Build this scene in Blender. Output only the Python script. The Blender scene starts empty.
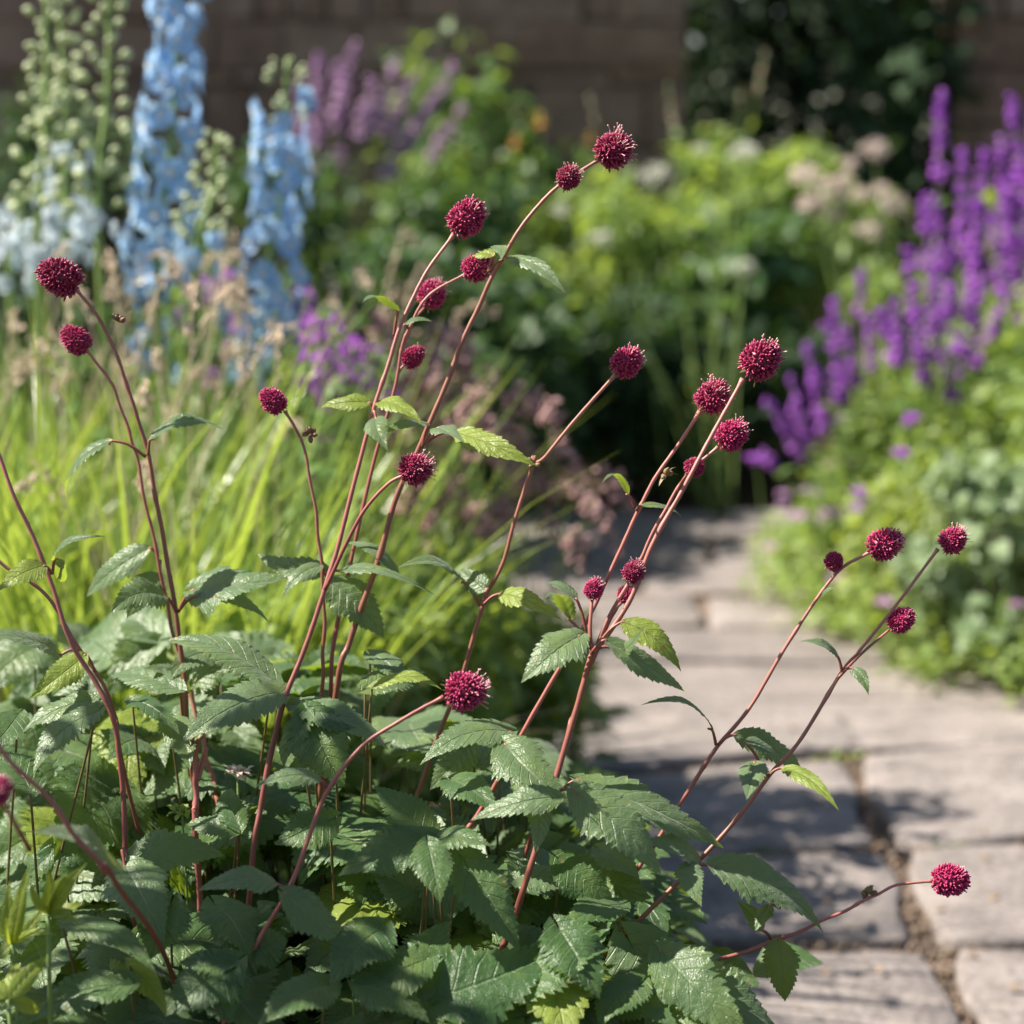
import bpy, math, random
import numpy as np
from mathutils import Vector, Matrix

# ------------------------------------------------------------------ camera, light, exposure
scene = bpy.context.scene
COL = scene.collection
PITCH = math.radians(12.1)
CAM = np.array([0.0, 0.0, 1.2])
FPX = 1785.0
cd = bpy.data.cameras.new("camera")
cam = bpy.data.objects.new("camera", cd)
COL.objects.link(cam)
cam.location = CAM
cam.rotation_euler = (math.radians(90) - PITCH, 0, 0)
cd.sensor_width = 36.0
cd.lens = 36.0 * FPX / 1024.0
cd.clip_start = 0.05
cd.clip_end = 500.0
cd.dof.use_dof = True
cd.dof.focus_distance = 1.57
cd.dof.aperture_fstop = 3.0
scene.camera = cam

SUN_EL = math.radians(48)
SUN_DIR = np.array([-0.98, 0.06, 0.0]); SUN_DIR /= np.linalg.norm(SUN_DIR)
SUN_DIR = np.array([SUN_DIR[0] * math.cos(SUN_EL), SUN_DIR[1] * math.cos(SUN_EL), math.sin(SUN_EL)])
world = bpy.data.worlds.new("World")
scene.world = world
world.use_nodes = True
wn = world.node_tree
sky = wn.nodes.new("ShaderNodeTexSky")
sky.sky_type = 'NISHITA'
sky.sun_disc = False
sky.sun_elevation = SUN_EL
sky.sun_rotation = math.atan2(SUN_DIR[0], SUN_DIR[1])
bg = wn.nodes["Background"]
bg.inputs["Strength"].default_value = 0.058
wn.links.new(sky.outputs[0], bg.inputs[0])
sd = bpy.data.lights.new("sun", 'SUN')
sd.energy = 5.0
sd.angle = math.radians(0.5)
sd.color = (1.0, 0.93, 0.82)
sun = bpy.data.objects.new("sun", sd)
COL.objects.link(sun)
sun.rotation_euler = Vector(SUN_DIR).to_track_quat('Z', 'Y').to_euler()
scene.view_settings.view_transform = 'Standard'
scene.view_settings.look = 'None'
scene.view_settings.exposure = 1.22
scene.view_settings.gamma = 1.0
scene.cycles.max_bounces = 8
scene.cycles.transmission_bounces = 4
scene.cycles.sample_clamp_indirect = 6.0

# ------------------------------------------------------------------ helpers
cp, sp = math.cos(PITCH), math.sin(PITCH)
FW = np.array([0, cp, -sp]); UP = np.array([0, sp, cp]); RT = np.array([1.0, 0, 0])
Z = np.array([0, 0, 1.0])
rng = np.random.default_rng(7)

def P(px, py, d):
    """point of the garden that lies d metres in front of the camera"""
    return CAM + d * (FW + (px - 512) / FPX * RT + (512 - py) / FPX * UP)

def G(px, py, z=0.0):
    v = FW + (px - 512) / FPX * RT + (512 - py) / FPX * UP
    return CAM + v * ((z - CAM[2]) / v[2])

def unit(v):
    v = np.asarray(v, float)
    return v / np.maximum(np.linalg.norm(v, axis=-1, keepdims=True), 1e-9)

class MB:
    """collects chunks of geometry into one mesh"""
    def __init__(self):
        self.v = []; self.f = []; self.r = []; self.uv = []; self.n = 0
    def add(self, V, F, rnd=0.5, uv=None, mat=0):
        V = np.asarray(V, float).reshape(-1, 3)
        k = len(V)
        self.v.append(V)
        self.r.append(np.broadcast_to(np.asarray(rnd, float), (k,)))
        self.uv.append(np.zeros((k, 2)) if uv is None else np.asarray(uv, float))
        for fa in (F if isinstance(F, list) else [F]):
            fa = np.asarray(fa, int)
            if len(fa):
                self.f.append((fa + self.n, mat))
        self.n += k
    def mesh(self, name, mats, off=None, smooth=True):
        V = np.concatenate(self.v)
        if off is not None:
            V = V - np.asarray(off)
        me = bpy.data.meshes.new(name)
        me.vertices.add(len(V)); me.vertices.foreach_set("co", V.astype(np.float32).ravel())
        loops = np.concatenate([f.ravel() for f, _ in self.f])
        sizes = np.concatenate([np.full(len(f), f.shape[1]) for f, _ in self.f])
        mi = np.concatenate([np.full(len(f), m) for f, m in self.f])
        me.loops.add(len(loops)); me.loops.foreach_set("vertex_index", loops.astype(np.int32))
        me.polygons.add(len(sizes))
        starts = np.concatenate([[0], np.cumsum(sizes)[:-1]])
        me.polygons.foreach_set("loop_start", starts.astype(np.int32))
        me.polygons.foreach_set("material_index", mi.astype(np.int32))
        me.polygons.foreach_set("use_smooth", np.full(len(sizes), smooth))
        a = me.attributes.new("rnd", 'FLOAT', 'POINT')
        a.data.foreach_set("value", np.concatenate(self.r).astype(np.float32))
        uv = np.concatenate(self.uv)
        a = me.attributes.new("luv", 'FLOAT_VECTOR', 'POINT')
        a.data.foreach_set("vector", np.column_stack([uv, np.zeros(len(uv))]).astype(np.float32).ravel())
        for m in (mats if isinstance(mats, (list, tuple)) else [mats]):
            me.materials.append(m)
        me.update(calc_edges=True)
        me.validate()
        return me

def link(name, me, parent=None, loc=(0, 0, 0)):
    o = bpy.data.objects.new(name, me)
    COL.objects.link(o)
    o.location = loc
    if parent is not None:
        o.parent = parent
    return o

def thing(name, label, cat, loc, group=None):
    o = link(name, None, None, tuple(loc))
    o.empty_display_size = 0.05
    tag(o, label, cat, group)
    o["kind"] = "thing"
    return o

def tag(o, label, cat, group=None):
    o["label"] = label; o["category"] = cat
    if group: o["group"] = group
    return o

def build(name, mb, mats, root=None, parent=None, smooth=True, base=None):
    """root: the thing whose base the mesh is measured from (world verts in)"""
    off = base if base is not None else (np.array(root.location) if root is not None else np.zeros(3))
    return link(name, mb.mesh(name, mats, off, smooth), parent if parent is not None else root)

def catmull(pts, n=8):
    pts = np.asarray(pts, float)
    q = np.vstack([2 * pts[0] - pts[1], pts, 2 * pts[-1] - pts[-2]])
    out = []
    t = np.linspace(0, 1, n, endpoint=False)[:, None]
    for i in range(1, len(q) - 2):
        a, b, c, d = q[i - 1], q[i], q[i + 1], q[i + 2]
        out.append(0.5 * ((2 * b) + (-a + c) * t + (2 * a - 5 * b + 4 * c - d) * t ** 2 + (-a + 3 * b - 3 * c + d) * t ** 3))
    out.append(pts[-1:])
    return np.vstack(out)

def tube(mb, pts, r0, r1, sides=8, rnd=0.5, mat=0, wob=0.0):
    pts = np.asarray(pts, float); n = len(pts)
    T = unit(np.gradient(pts, axis=0))
    ref = np.tile(np.array([0.3, -1.0, 0.2]), (n, 1))
    A = unit(np.cross(T, ref)); B = np.cross(T, A)
    r = np.linspace(r0, r1, n)
    if wob:
        r = r * (1 + wob * np.sin(np.arange(n) * 1.7 + rnd * 9))
        for c_ in (.27, .5, .72):      # swollen joints of a flower stalk
            r = r * (1 + .26 * np.exp(-((np.linspace(0, 1, n) - c_ - .06 * rnd) / .008) ** 2))
        r[-3:] *= np.array([1.05, 1.25, 1.6])
    an = np.linspace(0, 2 * np.pi, sides, endpoint=False)
    V = pts[:, None, :] + r[:, None, None] * (np.cos(an)[None, :, None] * A[:, None, :] + np.sin(an)[None, :, None] * B[:, None, :])
    i = np.arange(n - 1)[:, None] * sides; j = np.arange(sides)[None, :]; k = (j + 1) % sides
    F = np.stack([i + j, i + k, i + sides + k, i + sides + j], -1).reshape(-1, 4)
    tt = np.repeat(np.linspace(0, 1, n), sides)
    mb.add(V.reshape(-1, 3), [F, np.array([[0] + list(range(sides - 1, 0, -1))]), np.array([list(range((n - 1) * sides, n * sides))])],
           rnd, np.column_stack([tt, tt]), mat)

def scatter(mb, tpl, pos, X, N, sx, sy=None, sz=None, rnd=None, mat=0):
    """copies of a small template joined into one mesh (leaves of one crown, florets of one head)"""
    V, F, uv = tpl
    pos = np.asarray(pos, float); n = len(pos)
    X = unit(X); Y = unit(np.cross(np.broadcast_to(N, X.shape), X)); W = np.cross(X, Y)
    sx = np.broadcast_to(np.asarray(sx, float), (n,))
    sy = sx if sy is None else np.broadcast_to(np.asarray(sy, float), (n,))
    sz = sx if sz is None else np.broadcast_to(np.asarray(sz, float), (n,))
    out = (pos[:, None, :] + V[None, :, 0:1] * (X * sx[:, None])[:, None, :]
           + V[None, :, 1:2] * (Y * sy[:, None])[:, None, :] + V[None, :, 2:3] * (W * sz[:, None])[:, None, :])
    k = len(V)
    offs = (np.arange(n) * k)
    Fs = [(f[None] + offs[:, None, None]).reshape(-1, f.shape[1]) for f in F]
    rnd = rng.random(n) if rnd is None else np.broadcast_to(rnd, (n,))
    mb.add(out.reshape(-1, 3), Fs, np.repeat(rnd, k), np.tile(uv, (n, 1)), mat)

def grid_faces(nu, nv):
    i = np.arange(nu - 1)[:, None]; j = np.arange(nv - 1)[None, :]
    a = i * nv + j
    return np.stack([a, a + nv, a + nv + 1, a + 1], -1).reshape(-1, 4)

def leaf_tpl(nl=5, wid=0.5, arch=0.12, fold=0.25, shape=0.0):
    """small leaf, unit length along +X, upper side +Z"""
    t = np.linspace(0, 1, nl); s = np.array([-1, 0, 1.0])
    w = wid * 0.5 * np.sin(np.pi * np.clip(t, 0.02, 0.985) ** (0.75 + shape)) ** 0.8
    V = np.zeros((nl, 3, 3))
    V[:, :, 0] = t[:, None]
    V[:, :, 1] = w[:, None] * s
    V[:, :, 2] = arch * 4 * (t * (1 - t))[:, None] - arch * 1.2 * (t ** 2)[:, None] + fold * np.abs(V[:, :, 1])
    uv = np.stack(np.broadcast_arrays(s[None, :], t[:, None]), -1).reshape(-1, 2)
    return V.reshape(-1, 3), [grid_faces(nl, 3)], uv

def club_tpl(sides=5, rings=((0, .16), (.45, .3), (.8, .34), (1.0, .12))):
    an = np.linspace(0, 2 * np.pi, sides, endpoint=False)
    V = np.array([[x, r * math.cos(a), r * math.sin(a)] for x, r in rings for a in an])
    n = len(rings)
    i = np.arange(n - 1)[:, None] * sides; j = np.arange(sides)[None, :]; k = (j + 1) % sides
    F = np.stack([i + j, i + k, i + sides + k, i + sides + j], -1).reshape(-1, 4)
    cap = np.array([list(range((n - 1) * sides, n * sides))])
    return V, [F, cap], np.column_stack([V[:, 0], V[:, 0]])

LEAF = leaf_tpl()
LEAF_LONG = leaf_tpl(wid=0.28)
LEAF_ROUND = leaf_tpl(wid=0.8, fold=0.15)
BUD = club_tpl(6, ((0, .12), (.25, .36), (.6, .42), (.9, .24), (1.0, .05)))
CLUB = club_tpl(5, ((0, .20), (.40, .30), (.72, .27), (.90, .13), (1.0, .02)))
THREAD = club_tpl(4, ((0, .06), (.8, .05), (.9, .13), (1.0, .06)))

# ------------------------------------------------------------------ materials
def nt_new(name):
    m = bpy.data.materials.new(name); m.use_nodes = True
    nt = m.node_tree; nt.nodes.clear()
    return m, nt

def nd(nt, t, **kw):
    n = nt.nodes.new(t)
    for k, v in kw.items():
        setattr(n, k, v)
    return n

def mathn(nt, op, a, b=None, c=None):
    n = nd(nt, "ShaderNodeMath", operation=op)
    for i, x in enumerate((a, b, c)):
        if x is None: continue
        if isinstance(x, (int, float)): n.inputs[i].default_value = x
        else: nt.links.new(x, n.inputs[i])
    return n.outputs[0]

def mixc(nt, f, a, b, blend='MIX'):
    n = nd(nt, "ShaderNodeMix", data_type='RGBA', blend_type=blend)
    n.inputs[0].default_value = 0.5
    for sock, x in ((n.inputs[0], f), (n.inputs[6], a), (n.inputs[7], b)):
        if isinstance(x, (int, float)): sock.default_value = x
        elif isinstance(x, tuple): sock.default_value = (*x, 1)
        else: nt.links.new(x, sock)
    return n.outputs[2]

def leaf_mat(name, ca, cb, trans, tf=0.4, rough=0.45, under=None, vein=None, nveins=7, spec=0.5, patch=0.35, sheen=0.0):
    m, nt = nt_new(name)
    L = nt.links
    rn = nd(nt, "ShaderNodeAttribute", attribute_name="rnd").outputs["Fac"]
    geo = nd(nt, "ShaderNodeNewGeometry")
    noi = nd(nt, "ShaderNodeTexNoise"); noi.inputs["Scale"].default_value = 110 if vein else 45; noi.inputs["Detail"].default_value = 5
    L.new(geo.outputs["Position"], noi.inputs["Vector"])
    f = mathn(nt, 'ADD', mathn(nt, 'MULTIPLY', rn, 1 - patch), mathn(nt, 'MULTIPLY', noi.outputs["Fac"], patch))
    col = mixc(nt, f, ca, cb)
    hgt = noi.outputs["Fac"]
    if vein:
        uv = nd(nt, "ShaderNodeAttribute", attribute_name="luv")
        sep = nd(nt, "ShaderNodeSeparateXYZ"); L.new(uv.outputs["Vector"], sep.inputs[0])
        s = mathn(nt, 'ABSOLUTE', sep.outputs[0])
        mid = mathn(nt, 'SUBTRACT', 1.0, mathn(nt, 'MULTIPLY', s, 16.0))
        mid = mathn(nt, 'MAXIMUM', mid, 0.0)
        p = mathn(nt, 'SUBTRACT', sep.outputs[1], mathn(nt, 'MULTIPLY', s, 0.24))
        fr = mathn(nt, 'FRACT', mathn(nt, 'MULTIPLY', p, float(nveins)))
        tri = mathn(nt, 'ABSOLUTE', mathn(nt, 'SUBTRACT', fr, 0.5))           # .5 on a vein, 0 between
        side = mathn(nt, 'MAXIMUM', mathn(nt, 'SUBTRACT', mathn(nt, 'MULTIPLY', tri, 12.0), 5.1), 0.0)
        v = mathn(nt, 'MINIMUM', mathn(nt, 'ADD', mid, mathn(nt, 'MULTIPLY', side, 0.7)), 1.0)
        # fine net of small veins
        vo = nd(nt, "ShaderNodeTexVoronoi", feature='DISTANCE_TO_EDGE'); vo.inputs["Scale"].default_value = 420
        L.new(geo.outputs["Position"], vo.inputs["Vector"])
        net = mathn(nt, 'MINIMUM', mathn(nt, 'MULTIPLY', vo.outputs["Distance"], 2.0), 1.0)
        col = mixc(nt, mathn(nt, 'MULTIPLY', v, 0.45), col, vein)
        hgt = mathn(nt, 'ADD', mathn(nt, 'SUBTRACT', mathn(nt, 'MULTIPLY', net, 0.22), mathn(nt, 'MULTIPLY', v, 0.9)), mathn(nt, 'MULTIPLY', noi.outputs["Fac"], 1.6))
    if vein:
        bl = nd(nt, "ShaderNodeTexNoise"); bl.inputs["Scale"].default_value = 75; bl.inputs["Detail"].default_value = 3
        L.new(geo.outputs["Position"], bl.inputs["Vector"])
        br = nd(nt, "ShaderNodeMapRange"); br.inputs[1].default_value = .66; br.inputs[2].default_value = .74
        L.new(bl.outputs["Fac"], br.inputs[0])
        col = mixc(nt, mathn(nt, 'MULTIPLY', br.outputs[0], .55), col, (.22, .15, .05))
        bg2 = nd(nt, "ShaderNodeTexNoise"); bg2.inputs["Scale"].default_value = 22
        L.new(geo.outputs["Position"], bg2.inputs["Vector"])
        b2 = nd(nt, "ShaderNodeMapRange"); b2.inputs[1].default_value = .50; b2.inputs[2].default_value = .70
        L.new(bg2.outputs["Fac"], b2.inputs[0])
        col = mixc(nt, mathn(nt, 'MULTIPLY', b2.outputs[0], .45), col, (.17, .24, .05))
    if under:
        col = mixc(nt, geo.outputs["Backfacing"], col, under)
    pr = nd(nt, "ShaderNodeBsdfPrincipled")
    L.new(col, pr.inputs["Base Color"])
    pr.inputs["Roughness"].default_value = rough
    pr.inputs["Specular IOR Level"].default_value = spec
    pr.inputs["Sheen Weight"].default_value = sheen; pr.inputs["Sheen Roughness"].default_value = .45
    bp = nd(nt, "ShaderNodeBump"); bp.inputs["Strength"].default_value = 0.75 if vein else 0.25
    bp.inputs["Distance"].default_value = 0.0015 if vein else 0.004
    L.new(hgt, bp.inputs["Height"]); L.new(bp.outputs[0], pr.inputs["Normal"])
    tr = nd(nt, "ShaderNodeBsdfTranslucent")
    tcol = mixc(nt, rn, trans, tuple(min(1, c * 0.7) for c in trans))
    if vein:
        tcol = mixc(nt, mathn(nt, 'MULTIPLY', v, 0.5), tcol, tuple(c * 0.5 for c in trans))
    L.new(tcol, tr.inputs["Color"])
    mx = nd(nt, "ShaderNodeMixShader"); mx.inputs[0].default_value = tf
    L.new(pr.outputs[0], mx.inputs[1]); L.new(tr.outputs[0], mx.inputs[2])
    out = nd(nt, "ShaderNodeOutputMaterial"); L.new(mx.outputs[0], out.inputs["Surface"])
    return m

def plain_mat(name, ca, cb, rough=0.6, scale=60, bump=0.2, dist=0.002, spec=0.4, sheen=0.0, ramp=None, usernd=True, objvar=None):
    m, nt = nt_new(name); L = nt.links
    geo = nd(nt, "ShaderNodeNewGeometry")
    noi = nd(nt, "ShaderNodeTexNoise"); noi.inputs["Scale"].default_value = scale; noi.inputs["Detail"].default_value = 6
    L.new(geo.outputs["Position"], noi.inputs["Vector"])
    f = noi.outputs["Fac"]
    if usernd:
        rn = nd(nt, "ShaderNodeAttribute", attribute_name="rnd").outputs["Fac"]
        f = mathn(nt, 'ADD', mathn(nt, 'MULTIPLY', f, 0.5), mathn(nt, 'MULTIPLY', rn, 0.5))
    col = mixc(nt, f, ca, cb)
    if ramp:   # colour along the length of the part (luv.y)
        uv = nd(nt, "ShaderNodeAttribute", attribute_name="luv")
        sep = nd(nt, "ShaderNodeSeparateXYZ"); L.new(uv.outputs["Vector"], sep.inputs[0])
        k = mathn(nt, 'POWER', mathn(nt, 'MINIMUM', mathn(nt, 'MAXIMUM', sep.outputs[1], 0.0), 1.0), ramp[1])
        col = mixc(nt, k, col, ramp[0])
    if objvar:   # each head, stalk ... has its own tint
        oi = nd(nt, "ShaderNodeObjectInfo")
        col = mixc(nt, mathn(nt, 'MULTIPLY', mathn(nt, 'POWER', oi.outputs["Random"], 1.5), objvar[1]), col, objvar[0])
    pr = nd(nt, "ShaderNodeBsdfPrincipled")
    L.new(col, pr.inputs["Base Color"]); pr.inputs["Roughness"].default_value = rough
    pr.inputs["Specular IOR Level"].default_value = spec
    pr.inputs["Sheen Weight"].default_value = sheen
    bp = nd(nt, "ShaderNodeBump"); bp.inputs["Strength"].default_value = bump; bp.inputs["Distance"].default_value = dist
    L.new(f, bp.inputs["Height"]); L.new(bp.outputs[0], pr.inputs["Normal"])
    out = nd(nt, "ShaderNodeOutputMaterial"); L.new(pr.outputs[0], out.inputs["Surface"])
    return m

M = {}
M["leaf"] = leaf_mat("leaf_green", (.070, .130, .046), (.165, .245, .115), (.42, .56, .045), .36, .38,
                     under=(.18, .28, .08), vein=(.27, .35, .19), nveins=8, patch=.4, spec=.55, sheen=.22)
M["leaf_low"] = leaf_mat("leaf_deep_green", (.032, .088, .024), (.100, .175, .055), (.38, .54, .035), .34, .42,
                         under=(.15, .24, .07), vein=(.18, .26, .12), nveins=7, patch=.4, spec=.5, sheen=.15)
M["leaf_yellow"] = leaf_mat("leaf_young_and_backlit", (.22, .30, .05), (.32, .40, .08), (.5, .6, .05), .45, .4,
                            under=(.25, .33, .08), vein=(.4, .45, .15), nveins=7)  # young shrub's own colour; on clump leaves a painted backlit glow
M["stem"] = plain_mat("stem_red", (.15, .032, .026), (.29, .075, .058), .45, 90, .5, .0015, .5, objvar=((.17, .12, .045), .35), ramp=((.50, .19, .16), 1.6))
M["stalk_pink"] = plain_mat("stalk_pink", (.30, .085, .075), (.42, .16, .12), .45, 90, .25, .001, .5)
M["head"] = plain_mat("floret_crimson", (.23, .003, .042), (.48, .010, .115), .36, 300, .1, .001, .5, sheen=.1, ramp=((.66, .05, .21), 5.0), objvar=((.15, .006, .02), .5))
M["filament"] = plain_mat("filament_pink", (.68, .28, .32), (.85, .55, .52), .5, 200, .1)
M["bract"] = leaf_mat("bract_blush", (.34, .12, .10), (.26, .26, .10), (.4, .25, .08), .3, .5)
M["petiole"] = plain_mat("leaf_stalk", (.10, .12, .035), (.19, .11, .05), .5, 50)
M["gstem"] = plain_mat("stem_green", (.16, .25, .06), (.24, .34, .10), .5, 60)
M["grass"] = leaf_mat("grass_blade", (.07, .17, .025), (.36, .47, .14), (.56, .70, .09), .42, .27, patch=.1)
M["grass_silver"] = leaf_mat("grass_blade_pale", (.28, .35, .18), (.44, .50, .30), (.5, .6, .25), .35, .28, patch=.1)
M["straw"] = plain_mat("seed_straw", (.50, .38, .26), (.70, .57, .42), .7, 60)
M["blue"] = leaf_mat("petal_blue", (.34, .60, .97), (.66, .83, .99), (.56, .78, 1.0), .52, .5, patch=.3)
M["blue_white"] = leaf_mat("petal_blue_white", (.62, .76, .90), (.88, .92, .92), (.82, .90, .96), .5, .5, patch=.3)
M["eye"] = plain_mat("petal_white", (.75, .78, .70), (.85, .86, .8), .6, 100)
M["budgreen"] = leaf_mat("bud_pale_green", (.50, .58, .26), (.74, .79, .54), (.6, .7, .4), .3, .5)
M["purple"] = leaf_mat("petal_purple", (.32, .07, .50), (.52, .17, .68), (.62, .20, .82), .42, .6)
M["mauve"] = leaf_mat("petal_mauve", (.50, .28, .50), (.66, .44, .64), (.6, .35, .65), .4, .6)
M["magenta"] = leaf_mat("petal_magenta", (.30, .08, .42), (.52, .20, .60), (.55, .2, .70), .4, .6)
M["pinkbell"] = leaf_mat("petal_dusty_pink", (.50, .28, .28), (.68, .45, .43), (.65, .45, .42), .35, .6)
M["palepink"] = leaf_mat("petal_pale_pink", (.60, .45, .42), (.75, .66, .58), (.7, .6, .55), .3, .7)
M["white"] = leaf_mat("petal_cream", (.60, .60, .50), (.78, .78, .68), (.7, .7, .6), .3, .7)
M["orange"] = leaf_mat("petal_orange", (.70, .30, .05), (.80, .45, .12), (.8, .45, .1), .3, .6)
def fol(name, a, b, t, tf=.4, rough=.5):
    M[name] = leaf_mat(name, a, b, t, tf, rough, patch=.3)
fol("fol_light", (.12, .22, .05), (.38, .47, .17), (.52, .66, .08), .45)
fol("fol_mid", (.075, .155, .04), (.16, .26, .08), (.36, .52, .06))
fol("fol_sage", (.17, .26, .13), (.33, .42, .24), (.42, .54, .16))
fol("fol_shaded", (.035, .085, .028), (.075, .145, .05), (.18, .32, .05), .3)  # shade of the middle border put into the leaf colour
fol("fol_black_shade", (.010, .026, .010), (.022, .05, .018), (.05, .10, .02), .2, .85)  # darkness of the gateway put into the leaf colour
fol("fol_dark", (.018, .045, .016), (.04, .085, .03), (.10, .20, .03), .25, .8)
fol("fol_lime", (.17, .26, .07), (.46, .52, .22), (.60, .72, .08), .45)
M["twig"] = plain_mat("twig_brown", (.10, .065, .04), (.18, .12, .08), .8, 60)
M["soil"] = plain_mat("soil_dark", (.035, .024, .016), (.085, .06, .04), .95, 28, 1.0, .03, .2, usernd=False)

def stone_mat(name, cols, rough=.8, scale=6.0, bump=.8):
    m, nt = nt_new(name); L = nt.links
    geo = nd(nt, "ShaderNodeNewGeometry")
    rn = nd(nt, "ShaderNodeAttribute", attribute_name="rnd").outputs["Fac"]
    mp = nd(nt, "ShaderNodeMapping"); mp.inputs["Scale"].default_value = (1.0, 1.8, 1.0)
    L.new(geo.outputs["Position"], mp.inputs[0])
    a = nd(nt, "ShaderNodeTexNoise"); a.inputs["Scale"].default_value = scale; a.inputs["Detail"].default_value = 8; a.inputs["Roughness"].default_value = .65
    b = nd(nt, "ShaderNodeTexNoise"); b.inputs["Scale"].default_value = scale * 14; b.inputs["Detail"].default_value = 6
    c = nd(nt, "ShaderNodeTexNoise"); c.inputs["Scale"].default_value = scale * .45; c.inputs["Detail"].default_value = 4
    L.new(mp.outputs[0], a.inputs["Vector"]); L.new(geo.outputs["Position"], b.inputs["Vector"]); L.new(geo.outputs["Position"], c.inputs["Vector"])
    base = mixc(nt, rn, cols[0], cols[1])
    st = nd(nt, "ShaderNodeMapRange"); st.inputs[1].default_value = .42; st.inputs[2].default_value = .66
    L.new(a.outputs["Fac"], st.inputs[0])
    base = mixc(nt, mathn(nt, 'MULTIPLY', st.outputs[0], .75), base, cols[2])
    st2 = nd(nt, "ShaderNodeMapRange"); st2.inputs[1].default_value = .52; st2.inputs[2].default_value = .72
    L.new(c.outputs["Fac"], st2.inputs[0])
    base = mixc(nt, mathn(nt, 'MULTIPLY', st2.outputs[0], .7), base, cols[3])
    sp_ = nd(nt, "ShaderNodeMapRange"); sp_.inputs[1].default_value = .35; sp_.inputs[2].default_value = .7
    sp_.inputs[3].default_value = .66; sp_.inputs[4].default_value = 1.16
    L.new(b.outputs["Fac"], sp_.inputs[0])
    mul = nd(nt, "ShaderNodeVectorMath", operation='SCALE')
    L.new(base, mul.inputs[0]); L.new(sp_.outputs[0], mul.inputs["Scale"])
    pr = nd(nt, "ShaderNodeBsdfPrincipled"); L.new(mul.outputs[0], pr.inputs["Base Color"])
    pr.inputs["Roughness"].default_value = rough; pr.inputs["Specular IOR Level"].default_value = .3
    h = mathn(nt, 'ADD', a.outputs["Fac"], mathn(nt, 'MULTIPLY', b.outputs["Fac"], .35))
    bp = nd(nt, "ShaderNodeBump"); bp.inputs["Strength"].default_value = bump; bp.inputs["Distance"].default_value = .012
    L.new(h, bp.inputs["Height"]); L.new(bp.outputs[0], pr.inputs["Normal"])
    out = nd(nt, "ShaderNodeOutputMaterial"); L.new(pr.outputs[0], out.inputs["Surface"])
    return m
M["flag"] = stone_mat("flagstone", ((.25, .215, .200), (.325, .283, .262), (.155, .138, .132), (.355, .312, .287)))
M["wallstone"] = stone_mat("wall_stone", ((.27, .165, .115), (.36, .245, .175), (.18, .12, .09), (.42, .31, .235)), .9, 9)
M["mortar"] = plain_mat("mortar", (.17, .13, .105), (.22, .17, .14), .95, 40, .6, .01, .2, usernd=False)
M["straw_brown"] = plain_mat("dry_leaf", (.10, .05, .03), (.42, .30, .18), .8, 60)
M["grit"] = plain_mat("joint_grit", (.09, .065, .048), (.33, .25, .19), .95, 130, 1.0, .01, .2)

# ------------------------------------------------------------------ ground and path
def structure(o):
    o["kind"] = "structure"; return o

n = 60
gx = np.linspace(-1, 1, n); gx = np.sign(gx) * np.abs(gx) ** 2.2 * 60
gy = np.linspace(-1, 1, n); gy = np.sign(gy) * np.abs(gy) ** 2.2 * 60 + 3
XX, YY = np.meshgrid(gx, gy, indexing='ij')
mb = MB(); mb.add(np.stack([XX, YY, np.full_like(XX, -.06)], -1).reshape(-1, 3), grid_faces(n, n)[:, ::-1])
structure(build("ground", mb, M["soil"]))

# flagstones: rows across the path, corners given as picture points laid on the ground
def lerp_line(line, x):
    xs = [p[0] for p in line]; ys = [p[1] for p in line]
    return float(np.interp(x, xs, ys))
JL = [  # joints across the path, far to near
    [(470, 514), (820, 514)], [(470, 527), (820, 530)], [(450, 545), (830, 541)], [(440, 570), (840, 566)],
    [(430, 596), (880, 600)], [(420, 628), (1000, 637)], [(420, 678), (830, 662), (1150, 655)],
    [(420, 728), (880, 709), (1200, 690)], [(420, 792), (830, 763), (1024, 746), (1250, 725)],
    [(400, 862), (905, 857), (1024, 850), (1300, 836)], [(380, 944), (640, 950), (1024, 955), (1400, 952)],
    [(300, 1085), (1500, 1075)], [(200, 1290), (1700, 1270)]]
VJ = [  # splits of each row: (x at the far edge, x at the near edge)
    [(600, 598), (720, 724)], [(660, 660), (770, 775)], [(585, 580), (710, 714)], [(640, 640)],
    [(700, 708)], [(575, 566)], [(560, 548), (1000, 1030)],
    [(575, 570)], [(560, 540), (850, 888)], [(590, 575), (893, 925)], [(560, 520), (937, 985)], [(600, 560), (1010, 1080)]]
mb = MB()
pr_ = random.Random(4)
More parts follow.
